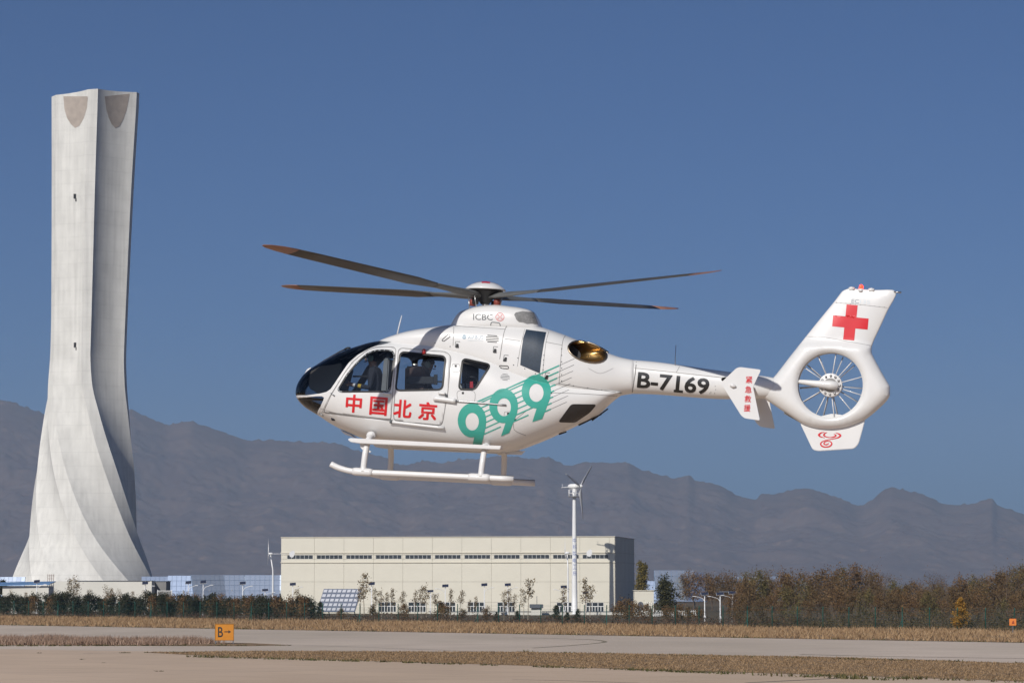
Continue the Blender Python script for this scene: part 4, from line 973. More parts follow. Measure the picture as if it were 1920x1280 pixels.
# exhausts
rim = [hit(*q, .012) for q in EXH]
for side in (-1, 1):
    rr = [Vector((p.x, p.y * (1 if side < 0 else -1), p.z)) for p in rim]; c_ = sum(rr, Vector()) / len(rr); n = len(rr); v, f = [], []
    for k, (dep, sc_) in enumerate(((0, 1.0), (.05, .97), (.14, .90), (.26, .80), (.40, .72), (.55, .68))):
        off = Vector((-.8, -.5 * side, -.02)) * dep
        for p in rr:
            q = p - c_; v.append(c_ + off + Vector((q.x * (sc_ if k < 2 else sc_ * (1 - .05 * k)), q.y * max(0, 1 - k * .35), q.z * sc_)))
    for k in range(5):
        for i in range(n): f.append((k * n + i, k * n + (i + 1) % n, (k + 1) * n + (i + 1) % n, (k + 1) * n + i))
    ex = put('exhaust_pipe', pydata('exhaust_pipe', v, f, True), bronze, heli)
    put('lip', tubem('lip', rr + [rr[0], rr[1]], .016, 8, cap=False), bronze_d, ex); put('back_plate', pydata('back_plate', v[4 * n:5 * n], [tuple(range(n))]), hub_black, ex)
# cabin interior
def prism(name, pxs, y0, y1, m, parent, bev=0.0, yref=None):
    """Side outline in picture units, extruded across the helicopter."""
    pts = [L(px, py, (y0 + y1) / 2 if yref is None else yref) for px, py in pxs]; n = len(pts)
    b_ = bmesh.new(); A = [b_.verts.new((p.x, y0, p.z)) for p in pts]; B = [b_.verts.new((p.x, y1, p.z)) for p in pts]
    b_.faces.new(A); b_.faces.new(B[::-1])
    for i in range(n): b_.faces.new((A[i], B[i], B[(i + 1) % n], A[(i + 1) % n]))
    bmesh.ops.recalc_face_normals(b_, faces=b_.faces[:])
    if bev: bmesh.ops.bevel(b_, geom=[e for e in b_.edges], offset=bev, segments=2, affect='EDGES')
    return put(name, sharp(bm_mesh(name, b_), 40), m, parent)
prism('cabin_floor', [(640, 774), (700, 778), (950, 786), (950, 791), (640, 780)], -.50, .50, lining, heli)
prism('bulkhead', [(930, 670), (936, 670), (936, 790), (930, 790)], -.6, .6, seat_m, heli)
prism('instrument_panel', [(592, 700), (612, 689), (634, 687), (650, 683), (653, 690), (646, 716), (640, 740), (610, 742), (590, 730)], -.42, .42, hub_black, heli, .02)
prism('centre_console', [(628, 725), (690, 742), (690, 785), (628, 778)], -.12, .12, hub_black, heli, .02)
for yy in (-.36, .36):
    st = thing('x', None, None); st.name = 'pilot_seat'; st.parent = heli
    prism('backrest', [(725, 672), (735, 674), (731, 742), (719, 742)], yy - .22, yy + .22, seat_m, st, .02); prism('cushion', [(690, 744), (730, 745), (730, 758), (688, 756)], yy - .22, yy + .22, lining, st, .02); prism('pedestal', [(700, 757), (726, 758), (726, 788), (700, 786)], yy - .15, yy + .15, lining, st)
    prism('headrest', [(727, 660), (737, 661), (735, 672), (725, 671)], yy - .13, yy + .13, lining, st, .015)
prism('equipment_rack', [(762, 706), (814, 706), (814, 720), (762, 719)], -.5, -.42, hub_black, heli, .01); prism('medical_pack', [(765, 688), (800, 688), (804, 742), (764, 742)], -.40, .1, brown_m, heli, .03)
prism('rack_bracket', [(814, 702), (820, 702), (820, 721), (814, 721)], -.52, -.48, hub_black, heli); prism('cabin_bar', [(815, 714), (832, 714), (832, 716.5), (815, 716.5)], -.3, -.26, hub_black, heli)
prism('door_pillar', [(741, 652), (748, 653), (742, 740), (735, 740)], .55, .62, hub_black, heli)
prism('grab_rail', [(662, 704), (730, 703), (730, 706), (662, 707)], .35, .39, hub_black, heli)
cl = L(884, 720, -.45); ring_ = [cl + Vector((math.cos(a) * .11, .02 * math.sin(3 * a), math.sin(a) * .12)) for a in np.linspace(0, 2 * math.pi, 25)]
put('hose_coil', tubem('hose_coil', ring_, .016, 8, cap=False), hub_black, heli); prism('red_clip', [(881.5, 715), (887, 715), (887.5, 727), (881, 727)], -.5, -.47, red, heli); prism('stretcher_pad', [(865, 720), (925, 721), (925, 733), (865, 732)], -.1, .4, mat('pad_white', (.6, .6, .58), .8, var=.05), heli, .02)
# rubber seals, door gaps, panel lines
for P, nm in ((WIN1, 1), (WIN2, 1), (WIN3, 1)): decal('window_seal', strip(bigger(P, .3), 3.6 if P is not WIN1 else 3.0, True), rubber, heli, .006, maxl=6)
for P in (DOOR1, DOOR2): decal('door_gap', strip(P, 1.0, True), seam_m, heli, .004)
SEAMS = [([(851, 612), (849.5, 648)], .8), ([(950, 611), (944, 628), (937, 673)], 1.1), ([(984, 617), (976, 650), (970, 687)], .7), ([(1029, 622), (1023, 646), (1017, 703)], .8), ([(1060, 629), (1054, 646), (1048, 721)], .9), ([(1023, 641), (1054, 647)], .7), ([(946, 635), (975, 639)], .7), ([(853, 611), (900, 614), (948, 617)], .7),
         ([(1048, 719), (1080, 724), (1125, 731), (1166, 737)], .9), ([(1033, 736), (1090, 738), (1157, 742)], .8), ([(1032, 736), (969, 784), (963, 796), (966, 807), (986, 816)], .8), ([(1193.5, 674), (1191, 700), (1185, 738)], 1.6), ([(1190, 690), (1275, 699), (1365, 709)], .9), ([(1276, 684), (1268, 698)], .8), ([(605, 772), (660, 777), (733, 786)], .6),
         ([(660, 679), (620, 740), (603, 775)], .6), ([(859, 752), (859, 733), (889, 734), (889, 757)], .7), ([(1103, 690), (1125, 700), (1150, 690)], .5), ([(848, 683), (861, 683), (861, 696), (848, 696), (848, 683)], .6), ([(946, 772), (960, 772), (960, 786), (946, 786), (946, 772)], .6), ([(600, 765), (640, 776), (735, 789)], .5)]
for pts, w in SEAMS: decal('panel_seam', strip(pts, w, n=4), seam_m, heli, .003)
for i in range(5):
    hw = (9, 12, 12.5, 12, 9)[i]; decal('grille_slot', strip([(923 - hw, 628.5 + 3.0 * i), (923 + hw, 629.7 + 3.0 * i)], 1.5), rubber, heli)
for i in range(5):
    hw = (5, 8, 9, 8.5, 5)[i]; decal('grille_slot', strip([(947 - hw, 701 + 2.7 * i), (947 + hw, 702 + 2.7 * i)], .8), grey_ink, heli)
decal('grip_recess', strip(rounded([(828, 638), (840, 626.5), (844, 628), (844, 631), (832, 640)], 3, 4), 1.3, True), rubber, heli); decal('grip_recess', strip(rounded([(935.5, 685), (953, 686), (954, 691), (939, 690.5)], 3, 4), 1.4, True), rubber, heli); decal('grip_handle', strip([(920, 610), (921, 605), (924, 604), (934, 605), (937, 606.5), (938, 611)], 1.4, n=3), grey_ink, heli)
for x, y, lean_ in ((857.5, 646.5, 0), (928, 656, .5), (946.5, 672, 2), (1024, 705, 2)):
    lt = decal('latch', [[(x - 3.2, y + 5), (x + 3, y + 5.4), (x + 2.2 + lean_, y - 2), (x - 1.6 + lean_, y - 2.4)]], rubber, heli, .012); decal('bracket', strip([(x - 3.8 + lean_ * .4, y + 4), (x - 3 + lean_, y - 6.5), (x + 5 + lean_, y - 6)], 1.0), grey_ink, lt)
for x, y in ((854.5, 686), (952.8, 775), (868, 736.5), (967, 768), (966, 787), (1033, 736)): decal('access_lock', [[(x - 2, y - 2), (x + 2, y - 2), (x + 2, y + 2), (x - 2, y + 2)]], rubber, heli)
for x, y in [(975 + 3 * i, 655 + 11 * i) for i in range(0)] + [(1053, 654 + 12 * i) for i in range(6)] + [(1020 - .6 * i, 666 + 9 * i) for i in range(4)] + [(971, 671), (984, 691), (1004, 700), (963, 684), (1075, 723), (1102, 727), (1128, 731), (816, 643), (844, 649.5)]: decal('fastener', [[(x + 1.1 * math.cos(a), y + 1.1 * math.sin(a)) for a in np.linspace(0, 6.28, 9)[:-1]]], grey_ink, heli)
decal('intake_screen', [[(986.5, 618), (1024, 623), (1019.5, 644), (1015, 672), (1012, 699.5), (975.5, 684), (978, 655), (981, 634)]], intake, heli, .006)
dz = [(964, 590), (967, 586), (973, 585), (980, 583.6), (990, 585), (1000, 585.5), (1004, 595), (1008.5, 608), (996, 606.5), (988, 607), (980, 604), (973, 603.5), (968, 599), (966, 594)]
decal('fairing_screen', [dz], mat('fairing_mesh', (.20, .20, .20), .7, var=.25, vscale=25), heli, .006)
decal('rear_window', [rounded([(1046, 791), (1071, 757), (1119, 757.5), (1106, 773), (1078, 792)], 6, 5)], mat('dark_pane', (.028, .026, .026), .15, spec=.5), heli, .006)
# lettering
def word(txt, cx, cy, w, h, m, rot=0.0, bold=0.0, bvh=None, off=.005, name='lettering', parent=None, maxl=6, fat=0.0): return letters_on(bvh or BODY, parent or heli, txt, cx, cy, w, h, m, name, off, maxl, bold, rot, 1, lray, fat)
for ch, x, y, w, h in (('中', 663.6, 756.3, 28.5, 32), ('国', 709.8, 761, 31, 32.5), ('北', 755, 766, 32.5, 32), ('京', 802, 770.3, 32.5, 32)): word(ch, x, y, w, h, red, 4.6, 0.0, maxl=4, fat=.85)
word('B-7169', 1262.5, 718, 134, 29, black, 5.6, .012, maxl=5, fat=.5); word('ICBC', 905.6, 594.3, 36.5, 11.2, grey_ink, 1.0, 0.0); word('AIRBUS', 891.4, 632.2, 28.5, 6, mat('logo_blue', (.13, .22, .31), .5), 1, .004); word('HELICOPTERS', 891.4, 638, 28.5, 2.4, pale_ink, 1)
decal('emblem', [[(870.5 + 4.2 * math.cos(a), 631.5 + 4.2 * math.sin(a)) for a in np.linspace(0, 6.28, 17)[:-1]]], blue_ink2, heli); decal('emblem_swirl', strip([(867, 630), (870, 632.5), (873.5, 630.5)], 1.1, n=4), pale_ink, heli, .006)
pinkred = mat('logo_red', (.60, .10, .10), .5)
decal('emblem_ring', strip([(937.4 + 7.7 * math.cos(a), 594.2 + 7.4 * math.sin(a)) for a in np.linspace(0, 6.2832, 29)[:-1]], 1.0, True), pinkred, heli)
for sgn in (-1, 1): decal('emblem_bracket', strip([(937.4 + sgn * .8, 593.2), (937.4 + sgn * 1.6, 593.2), (937.4 + sgn * 1.6, 592.6), (937.4 + sgn * 4.2, 592.2), (937.4 + sgn * 4.2, 590), (937.4 + sgn * .8, 590)][::-1] + [(937.4 + sgn * .9, 595), (937.4 + sgn * 2.4, 595.4), (937.4 + sgn * 4.2, 596), (937.4 + sgn * 4.2, 598.4), (937.4 + sgn * .8, 598.4)], .9), pinkred, heli)
# the three green nines and their streaks
def z5(x, y): return (840 + x / 5.3333, 640 + y / 5.3333)
def ell(cx, cy, rx, ry, n=40): return [z5(cx + rx * math.cos(a), cy + ry * math.sin(a)) for a in np.linspace(0, 2 * math.pi, n + 1)[:-1]]
NINES = [((240, 787), (142, 170), (242, 800), (67, 88), [(382, 800), (376, 860), (335, 1035), (245, 1035), (268, 935), (330, 900)]), ((556, 643), (143, 172), (561, 656), (68, 90), [(699, 655), (690, 720), (612, 912), (530, 945), (580, 800), (640, 770)]), ((883, 500), (146, 168), (883, 513), (72, 90), [(1028, 510), (1020, 570), (942, 772), (843, 803), (890, 655), (960, 620)])]
for (cx, cy), (rx, ry), (ix, iy), (jx, jy), tail in NINES:
    n9 = decal('numeral', [ell(cx, cy, rx, ry), ell(ix, iy, jx, jy)], teal, heli, .005, maxl=4); decal('numeral_tail', [[z5(*p) for p in tail]], teal, n9, .0055, maxl=4)
def edge(nine, y0, sl, right):
    (cx, cy), (rx, ry) = nine[0], nine[1]; best = None
    for x in np.arange(cx - rx, cx + rx, 2):
        y = y0 + sl * x
        if ((x - cx) / rx) ** 2 + ((y - cy) / ry) ** 2 < .97: best = x if right or best is None else best
    return best
SL = -.444
for i in range(8):
    yR = [(1110, 240), (1105, 302), (1090, 365), (1076, 430), (1062, 492), (1050, 553), (1036, 615), (1026, 675)][i]; y0 = yR[1] - SL * yR[0]
    e3 = edge(NINES[2], y0, SL, True); x3 = e3 if e3 else (1000 if i < 6 else 965 - 15 * (i - 6))
    if i == 0: decal('streak', strip([z5(290, y0 + SL * 290), z5(1112, 240)], 2.6), teal, heli, .005, maxl=5)
    elif i < 8: decal('streak', strip([z5(x3 - 6, y0 + SL * (x3 - 6)), z5(*yR)], 2.4), teal, heli, .005)
    xe = (1265, 1260, 1250, 1237, 1223, 1210, 1200, 1187)[i]; decal('streak', strip([z5(*yR), z5(xe, y0 + SL * xe)], .6), grey_ink, heli, .004)
for k in (0, 1):
    A_, B_ = NINES[k], NINES[k + 1]
    for i in range(1, 8):
        base = B_[0][1] - B_[1][1] + i * 55 - 18; y0 = base - SL * B_[0][0]
        xa = edge(A_, y0, SL, True); xb = edge(B_, y0, SL, False)
        tl = A_[4]; xa = xa if xa else tl[1][0] - 20 - 10 * (i - 4); xb = xb if xb else (tl[2][0] + 330 - 70 * (i - 5))
        if xb > xa: decal('streak', strip([z5(xa - 3, y0 + SL * (xa - 3)), z5(xb + 3, y0 + SL * (xb + 3))], 2.2), teal, heli, .005)
# doors' furniture, lights, aerials, wiper
def tube_px(name, pts, rad, m, parent=None, seg=8, y=None, off=None, n=1):
    P = [hit(p[0], p[1], off) if off is not None else L(p[0], p[1], p[2] if len(p) > 2 else y) for p in pts]
    return put(name, tubem(name, smoothpath(P, n) if n > 1 else P, rad, seg), m, parent or heli)
for x, y in ((727, 738.5), (829.5, 737.5)): tube_px('door_handle', [(x - 7, y - 1.5), (x - 3, y - .5), (x + 3, y), (x + 6, y + .5)], .022, paint, off=.03)
tube_px('door_rail', [(736, 790), (770, 794), (833, 801)], .024, paint, off=.02, n=4); tube_px('door_rail', [(814, 746.5), (835, 749), (855, 752)], .042, paint, off=.025, n=3); tube_px('door_rail', [(855, 752), (900, 755), (949, 759.5)], .016, steel, off=.012, n=4)
tube_px('rail_end', [(731.5, 789), (736, 789.5)], .03, grey_ink, off=.02); tube_px('door_stop', [(837, 739), (837.5, 743)], .022, grey_ink, off=.015)
tube_px('position_light', [(795, 657.5), (795, 664)], [.035, .03], mat('red_lens', (.5, .02, .02), .15, coat=.5), off=.02, seg=10)
tube_px('wiper', [(584, 691), (610, 674.5), (638, 658.5), (650, 653.5)], .012, rubber, y=-.05); tube_px('wiper_arm', [(646, 655), (652, 652), (657, 652.5)], .018, rubber, y=-.05)
tube_px('temperature_probe', [(571, 702), (578, 694), (584, 690.5)], [.014, .03, .026], paint, y=-.04); tube_px('whip_aerial', [(744, 630), (749, 608), (753.5, 591)], [.012, .01, .006], paint, y=0.0); tube_px('whip_aerial', [(1265.5, 700), (1266, 672), (1267.5, 647)], [.008, .006, .005], steel, y=-.12)
for i, (x, y) in enumerate(((622, 739), (601, 776))): tube_px('hinge', [(x - 1, y - 2), (x + 6, y + 3)], .010, steel, off=.012)
for k in range(26):
    p = WIN1[(k * len(WIN1)) // 26]; decal('fastener', [[(p[0] + .8 * math.cos(a), p[1] + .8 * math.sin(a)) for a in np.linspace(0, 6.28, 7)[:-1]]], pale_ink, heli, .010)
# landing gear
SK = [(620.5, 869.5), (627, 873), (635, 876.5), (646, 880), (660, 883), (680, 885), (720, 886.5), (800, 890.2), (880, 894), (963, 898)]
sk = [L(x, y, -1.0) for x, y in SK]; path = smoothpath(sk, 3)
gear_w = mat('gear_white', (.70, .69, .675), .4, var=.02, vscale=3, coat=.3)
def mirror_pts(pts, side): return [Vector((p.x, abs(p.y) * side, p.z)) if abs(p.y) > 1e-6 else p for p in pts]
for side in (-1, 1):
    lg = put('landing_skid', tubem('landing_skid', mirror_pts(path, side), .05, 14), gear_w, heli)
    put('grip_strip', tubem('grip_strip', [p + Vector((0, 0, .047)) for p in mirror_pts(path, side)[9:]], .012, 6), rubber, lg)
    for a, b in ((661, 699), (878, 919)):
        q = mirror_pts([L(a, float(np.interp(a, [s[0] for s in SK], [s[1] for s in SK])), -1.0), L(b, float(np.interp(b, [s[0] for s in SK], [s[1] for s in SK])), -1.0)], side); d_ = q[1] - q[0]
        put('saddle_clamp', tubem('saddle_clamp', [q[0], q[0] + d_ * .15, q[0] + d_ * .85, q[1]], [.056, .068, .068, .056], 14), gear_w, lg)
    stp = [(651.5, 823.5), (656, 820.8), (940, 835.5), (937, 842.5), (676, 831), (658, 828.5)]
    P = [L(x, y, -1.03) for x, y in stp]; b_ = bmesh.new(); A = [b_.verts.new((p.x, side * 1.03, p.z)) for p in P]; B = [b_.verts.new((p.x, side * .80, p.z)) for p in P]
    b_.faces.new(A); b_.faces.new(B[::-1])
    for i in range(len(P)): b_.faces.new((A[i], B[i], B[(i + 1) % len(P)], A[(i + 1) % len(P)]))
    bmesh.ops.recalc_face_normals(b_, faces=b_.faces[:]); bmesh.ops.bevel(b_, geom=b_.edges[:], offset=.008, segments=2, affect='EDGES'); put('boarding_step', bm_mesh('boarding_step', b_), gear_w, heli)
for pts, rad in (([(681, 884, -1.0), (682.5, 868, -.985), (685.5, 846, -.95), (690, 826, -.84), (697, 817, -.62)], .052), ([(901.5, 893, -1.0), (903, 878, -.985), (905.5, 860, -.95), (908.5, 842, -.86), (911, 836, -.6)], .050)):
    h_ = smoothpath([L(x, y, yy) for x, y, yy in pts], 4); tp = h_[-1]; full = h_ + [Vector((tp.x, 0, tp.z + .02))] + [Vector((p.x, -p.y, p.z)) for p in h_[::-1]]
    rr = [rad * (1.5 if i == 0 or i == len(full) - 1 else 1.15 if i in (1, len(full) - 2) else 1.0) for i in range(len(full))]; put('cross_tube', tubem('cross_tube', full, rr, 12), gear_w, heli)
for x, y in ((697, 816), (912, 838)):
    p = L(x, y, -.58)
    for sd in (-1, 1): put('tube_collar', tubem('tube_collar', [Vector((p.x, sd * .56, p.z)), Vector((p.x, sd * .66, p.z - .01))], .075, 12), gear_w, heli)
put('tie_down', tubem('tie_down', [L(737, 823, 0), L(737, 830, 0)], [.07, .05], 10), hub_black, heli)
prism('spoiler_blade', [(674, 826), (683, 826), (683, 838), (696, 846), (694, 848), (682, 845), (676, 838)], -.93, -.90, gear_w, heli); prism('antenna_fin', [(960, 847), (985, 845), (979, 850.5), (950, 852)], -.02, .02, gear_w, heli); prism('belly_pod', [(640, 806), (660, 815), (668, 821), (650, 815)], -.12, .12, gear_w, heli)
for xy in ((1085, 797, 1128, 776), (1048, 814, 1062, 809), (1110, 788, 1140, 766)): tube_px('door_hinge', [(xy[0], xy[1]), (xy[2], xy[3])], .012, rubber, y=0.0)
# main rotor
HC_ = L(910, 553, 0); rotor_off = R(238.6)
put('rotor_mast', tubem('rotor_mast', [L(910, 580, 0), HC_], .055, 14), steel, heli)
hub = put('rotor_hub', lathem('rotor_hub', [(.07, -.16), (.10, -.12), (.16, -.04), (.26, .03), (.30, .07), (.28, .1)], 24), hub_black, heli, HC_)
cap = [(.345, .085), (.34, .10), (.30, .135), (.24, .172), (.16, .203), (.08, .22), (.01, .225)]
capm = lathem('rotor_cap', cap, 32); put('rotor_cap', capm, paint, heli, HC_)
CB = BVHTree.FromPolygons([p.co.copy() for p in capm.vertices], [tuple(p.vertices) for p in capm.polygons])
for a0, nm in ((R(10.5), 0), (R(100.5), 1)):
    v2, f2 = strip([(-.21 * math.cos(a0), -.21 * math.sin(a0)), (.21 * math.cos(a0), .21 * math.sin(a0))], .14)
    o = put('cap_cross', bm_mesh('cap_cross', on_surface(CB, v2, f2, .004 + .001 * nm, .04, lambda x, y: (Vector((x, y, 1)), Vector((0, 0, -1))))), red, heli, HC_)
ST = [(.10, .13, .07, 18), (.30, .20, .085, 19), (.55, .21, .075, 20), (.85, .17, .055, 20), (1.15, .16, .042, 20), (1.45, .23, .038, 19.5), (1.75, .30, .038, 19), (3.0, .30, .036, 16.5), (4.0, .30, .032, 15), (4.5, .29, .028, 14), (4.8, .25, .02, 13.5), (5.0, .17, .014, 13), (5.1, .06, .008, 13)]
def blade_part(name, r0, r1):
    rs_ = sorted(set([r0, r1] + [s[0] for s in ST if r0 < s[0] < r1])); v, f = [], []; n = 14
    for r_ in rs_:
        ch, th, tw_ = [float(np.interp(r_, [s[0] for s in ST], [s[k] for s in ST])) for k in (1, 2, 3)]; t_ = R(tw_); sweep = max(0, (r_ - 4.62)) ** 2 * .35; zc_ = math.sin(R(3.05)) * r_ + .006 * (r_ - 2.5)
        for k in range(n):
            a = 2 * math.pi * k / n; u, w_ = math.cos(a) * ch / 2 - ch * .08, math.sin(a) * th / 2 * (1.0 - .35 * math.cos(a + math.pi)); v.append((r_, u * math.cos(t_) - sweep - w_ * math.sin(t_), u * math.sin(t_) + w_ * math.cos(t_) + zc_))
    m_ = len(rs_)
    for i in range(m_ - 1):
        for k in range(n): a, b = i * n + k, i * n + (k + 1) % n; f.append((a, b, b + n, a + n))
    f.append(tuple(range(n))[::-1]); f.append(tuple(range(n * (m_ - 1), n * m_))); return pydata(name, v, f, True)
b1, b2, b3 = blade_part('rotor_blade', 1.25, 4.5), blade_part('blade_cuff', .10, 1.25), blade_part('blade_tip', 4.5, 5.1)
damper_m = mat('damper_red', (.22, .045, .03), .5)
for k in range(4):
    a = rotor_off + k * math.pi / 2; o = put('rotor_blade', b1, rotor_dark, heli, HC_ + Vector((0, 0, -.015)), (0, 0, a)); put('blade_cuff', b2, rotor_grey, o); put('blade_tip', b3, tip_orange, o)
    put('damper', lathem('damper', [(.04, -.17), (.055, -.16), (.06, -.09), (.05, -.06)], 12), damper_m if k % 2 else hub_black, o, (.26, .02, .0)); put('pitch_link', tubem('pitch_link', [(.33, .06, -.02), (.28, .07, -.24)], .010, 6), steel, o)
# tail
FIN = [(1422, 722), (1432, 717), (1449, 708.5), (1480, 669.5), (1511.6, 630), (1540, 595), (1563.4, 566.5), (1576.7, 549), (1581, 545), (1586, 542.6), (1595, 541.2), (1640, 543.5), (1680, 546.6), (1664, 583), (1648, 618), (1639, 637), (1635.4, 647.5), (1634.3, 655), (1635, 662), (1638, 669), (1653, 697), (1667.5, 722), (1668.8, 727), (1668.5, 740), (1666, 746), (1660, 754),
       (1642, 771), (1623, 786), (1607, 794), (1590, 800), (1574, 803.3), (1558, 804.6), (1541, 803.8), (1526, 801.5), (1512, 797.5), (1500, 792), (1473, 774), (1446.6, 756), (1434, 748), (1427, 740)]
fin = np.array([(L(x, y, 0).x, L(x, y, 0).z) for x, y in FIN]); fin = np.array([(q.x, q.y) for q in smoothpath([(a, b, 0) for a, b in list(fin) + [fin[0]]], 4)[:-1]])
DC = L(1557.6, 722.4, 0); DR = 59.5 / 111.0
hole = np.array([(DC.x + DR * math.cos(a), DC.z + DR * math.sin(a)) for a in np.linspace(0, 2 * math.pi, 73)[:-1]])
def seg_dist(p, P):
    A, B = P, np.roll(P, -1, 0); d = B - A; t = np.clip(((p - A) * d).sum(1) / (d * d).sum(1), 0, 1); return np.sqrt((((A + d * t[:, None]) - p) ** 2).sum(1)).min()
pts = []; st_ = .05
for x in np.arange(fin[:, 0].min(), fin[:, 0].max(), st_):
    for z in np.arange(fin[:, 1].min(), fin[:, 1].max(), st_):
        if inpoly(x, z, fin) and math.hypot(x - DC.x, z - DC.z) > DR + .11 and seg_dist(np.array((x, z)), fin) > .085: pts.append((x, z))
for rr_ in (.02, .045, .08): pts += [(DC.x + (DR + rr_) * math.cos(a), DC.z + (DR + rr_) * math.sin(a)) for a in np.linspace(0, 2 * math.pi, 73)[:-1]]
nf, nh = len(fin), len(hole)
fl = np.array(fin); tn = np.roll(fl, -1, 0) - np.roll(fl, 1, 0); tn /= np.linalg.norm(tn, axis=1)[:, None]; nn_ = np.stack([-tn[:, 1], tn[:, 0]], 1)
if not inpoly(*(fl[10] + nn_[10] * .02), fin): nn_ = -nn_
for dd in (.010, .026, .055):
    for q in fl + nn_ * dd:
        if inpoly(q[0], q[1], fin) and seg_dist(q, fin) > dd * .9 and math.hypot(q[0] - DC.x, q[1] - DC.z) > DR + .11: pts.append(tuple(q))
V2 = [Vector(p) for p in list(fin) + list(hole) + pts]; E2 = [(i, (i + 1) % nf) for i in range(nf)] + [(nf + i, nf + (i + 1) % nh) for i in range(nh)]
ov, oe, of, *_ = delaunay_2d_cdt(V2, E2, [], 0, 1e-5)
zlo, zhi = L(1580, 650, 0).z, L(1600, 545, 0).z
def fin_y(p):
    x, z = p; d = seg_dist(np.array(p), fin); dh = max(0, math.hypot(x - DC.x, z - DC.z) - DR)
    k = min(max((z - (zlo - .06)) / .16, 0), 1); k = k * k * (3 - 2 * k); T = .19 * (1 - k) + k * (.085 - .04 * min(max((z - zlo) / (zhi - zlo), 0), 1))
    fr_ = min(max((x - L(1440, 725, 0).x) / .35, 0), 1); T = T * fr_ + .17 * (1 - fr_)
    w = .20 * (1 - k) + .34 * k; u = min(d / w, 1); e = math.sqrt(max(0, 1 - (1 - u) ** 2)) if k < .5 else (1 - (1 - u) ** 2) ** .7
    return max(T * e * (1 - .30 * (1 - min(dh / .09, 1)) ** 2), .004 if d > .003 else 0.0)
fv, ff = [], []; ys_f = [fin_y((p.x, p.y)) for p in ov]
tri = [t for t in of if inpoly(sum(ov[i].x for i in t) / 3, sum(ov[i].y for i in t) / 3, fin) and math.hypot(sum(ov[i].x for i in t) / 3 - DC.x, sum(ov[i].y for i in t) / 3 - DC.z) > DR - .001]
N_ = len(ov)
fv = [(p.x, -y, p.y) for p, y in zip(ov, ys_f)] + [(p.x, y, p.y) for p, y in zip(ov, ys_f)]; ff = [tuple(t) for t in tri] + [tuple(i + N_ for i in t[::-1]) for t in tri]
b_ = mk_bm(fv, ff); bmesh.ops.remove_doubles(b_, verts=b_.verts[:], dist=.0015); bmesh.ops.recalc_face_normals(b_, faces=b_.faces[:])
finm = bm_mesh('tail_fin', b_, True); put('tail_fin', finm, paint, heli); FB = BVHTree.FromPolygons([p.co.copy() for p in finm.vertices], [tuple(p.vertices) for p in finm.polygons])
hy = [fin_y((hole[i][0], hole[i][1])) for i in range(nh)]; dv = [(hole[i][0], -hy[i], hole[i][1]) for i in range(nh)] + [(hole[i][0], hy[i], hole[i][1]) for i in range(nh)]
put('fan_duct', pydata('fan_duct', dv, [(i, (i + 1) % nh, (i + 1) % nh + nh, i + nh) for i in range(nh)], True), mat('duct_grey', (.52, .51, .49), .5, var=.05), heli)
fan = lambda a, r_, y: Vector((DC.x + r_ * math.cos(a), y, DC.z + r_ * math.sin(a)))
hubf = put('fan_hub', tubem('fan_hub', [Vector((DC.x, y, DC.z)) for y in (-.10, -.095, .06, .08)], [.185, .195, .195, .15], 28), gear_w, heli)
put('hub_disc', tubem('hub_disc', [Vector((DC.x, y, DC.z)) for y in (-.112, -.1005)], .115, 24), mat('hub_grey', (.30, .29, .28), .6), hubf)
for k in range(12): put('bolt', tubem('bolt', [fan(k * math.pi / 6, .155, -.118), fan(k * math.pi / 6, .155, -.099)], .02, 8), steel, hubf)
for k in range(10):
    a = 2 * math.pi * k / 10 + (.12 if k % 2 else -.05); t_ = Vector((-math.sin(a), 0, math.cos(a))); v = []
    for r_, ch in ((.18, .045), (.36, .05), (.515, .05)):
        c_ = fan(a, r_, .03); w_ = (t_ * math.cos(R(62)) + Vector((0, 1, 0)) * math.sin(R(62))) * ch / 2; n_ = w_.cross(Vector((math.cos(a), 0, math.sin(a)))).normalized() * .005; v += [c_ - w_, c_ + n_, c_ + w_, c_ - n_]
    put('fan_blade', pydata('fan_blade', v, [(i * 4 + j, i * 4 + (j + 1) % 4, i * 4 + 4 + (j + 1) % 4, i * 4 + 4 + j) for i in range(2) for j in range(4)] + [(8, 9, 10, 11)], True), mat('fan_grey', (.42, .42, .43), .4, var=.05), heli)
for k in range(11):
    a = 2 * math.pi * k / 11 + .3
    if abs(((a - math.pi + math.pi) % (2 * math.pi)) - math.pi) < .2: continue
    put('stator_vane', tubem('stator_vane', [fan(a, .17, -.03), fan(a, DR + .01, -.06)], .008, 6), gear_w, heli)
put('drive_fairing', tubem('drive_fairing', [L(1492, 714.5, -.07), L(1506, 716, -.10), L(1530, 719, -.13), L(1556, 721.5, -.15), L(1568, 722.5, -.14), L(1571, 723, -.1)], [.03, .04, .055, .075, .07, .03], 12), paint, heli)
VF = rounded([(1499, 790), (1524, 843), (1534, 845.5), (1602, 841), (1610, 832), (1623, 784), (1560, 775)], 6, 4); prism('ventral_fin', VF, -.022, .022, paint, heli, .008)
VFB = BVHTree.FromPolygons([L(1490, 760, -.024), L(1640, 760, -.024), L(1640, 860, -.024), L(1490, 860, -.024)], [(0, 1, 2, 3)])
def zv(x, y): return (1500 + x / 13.714, 780 + y / 13.714)
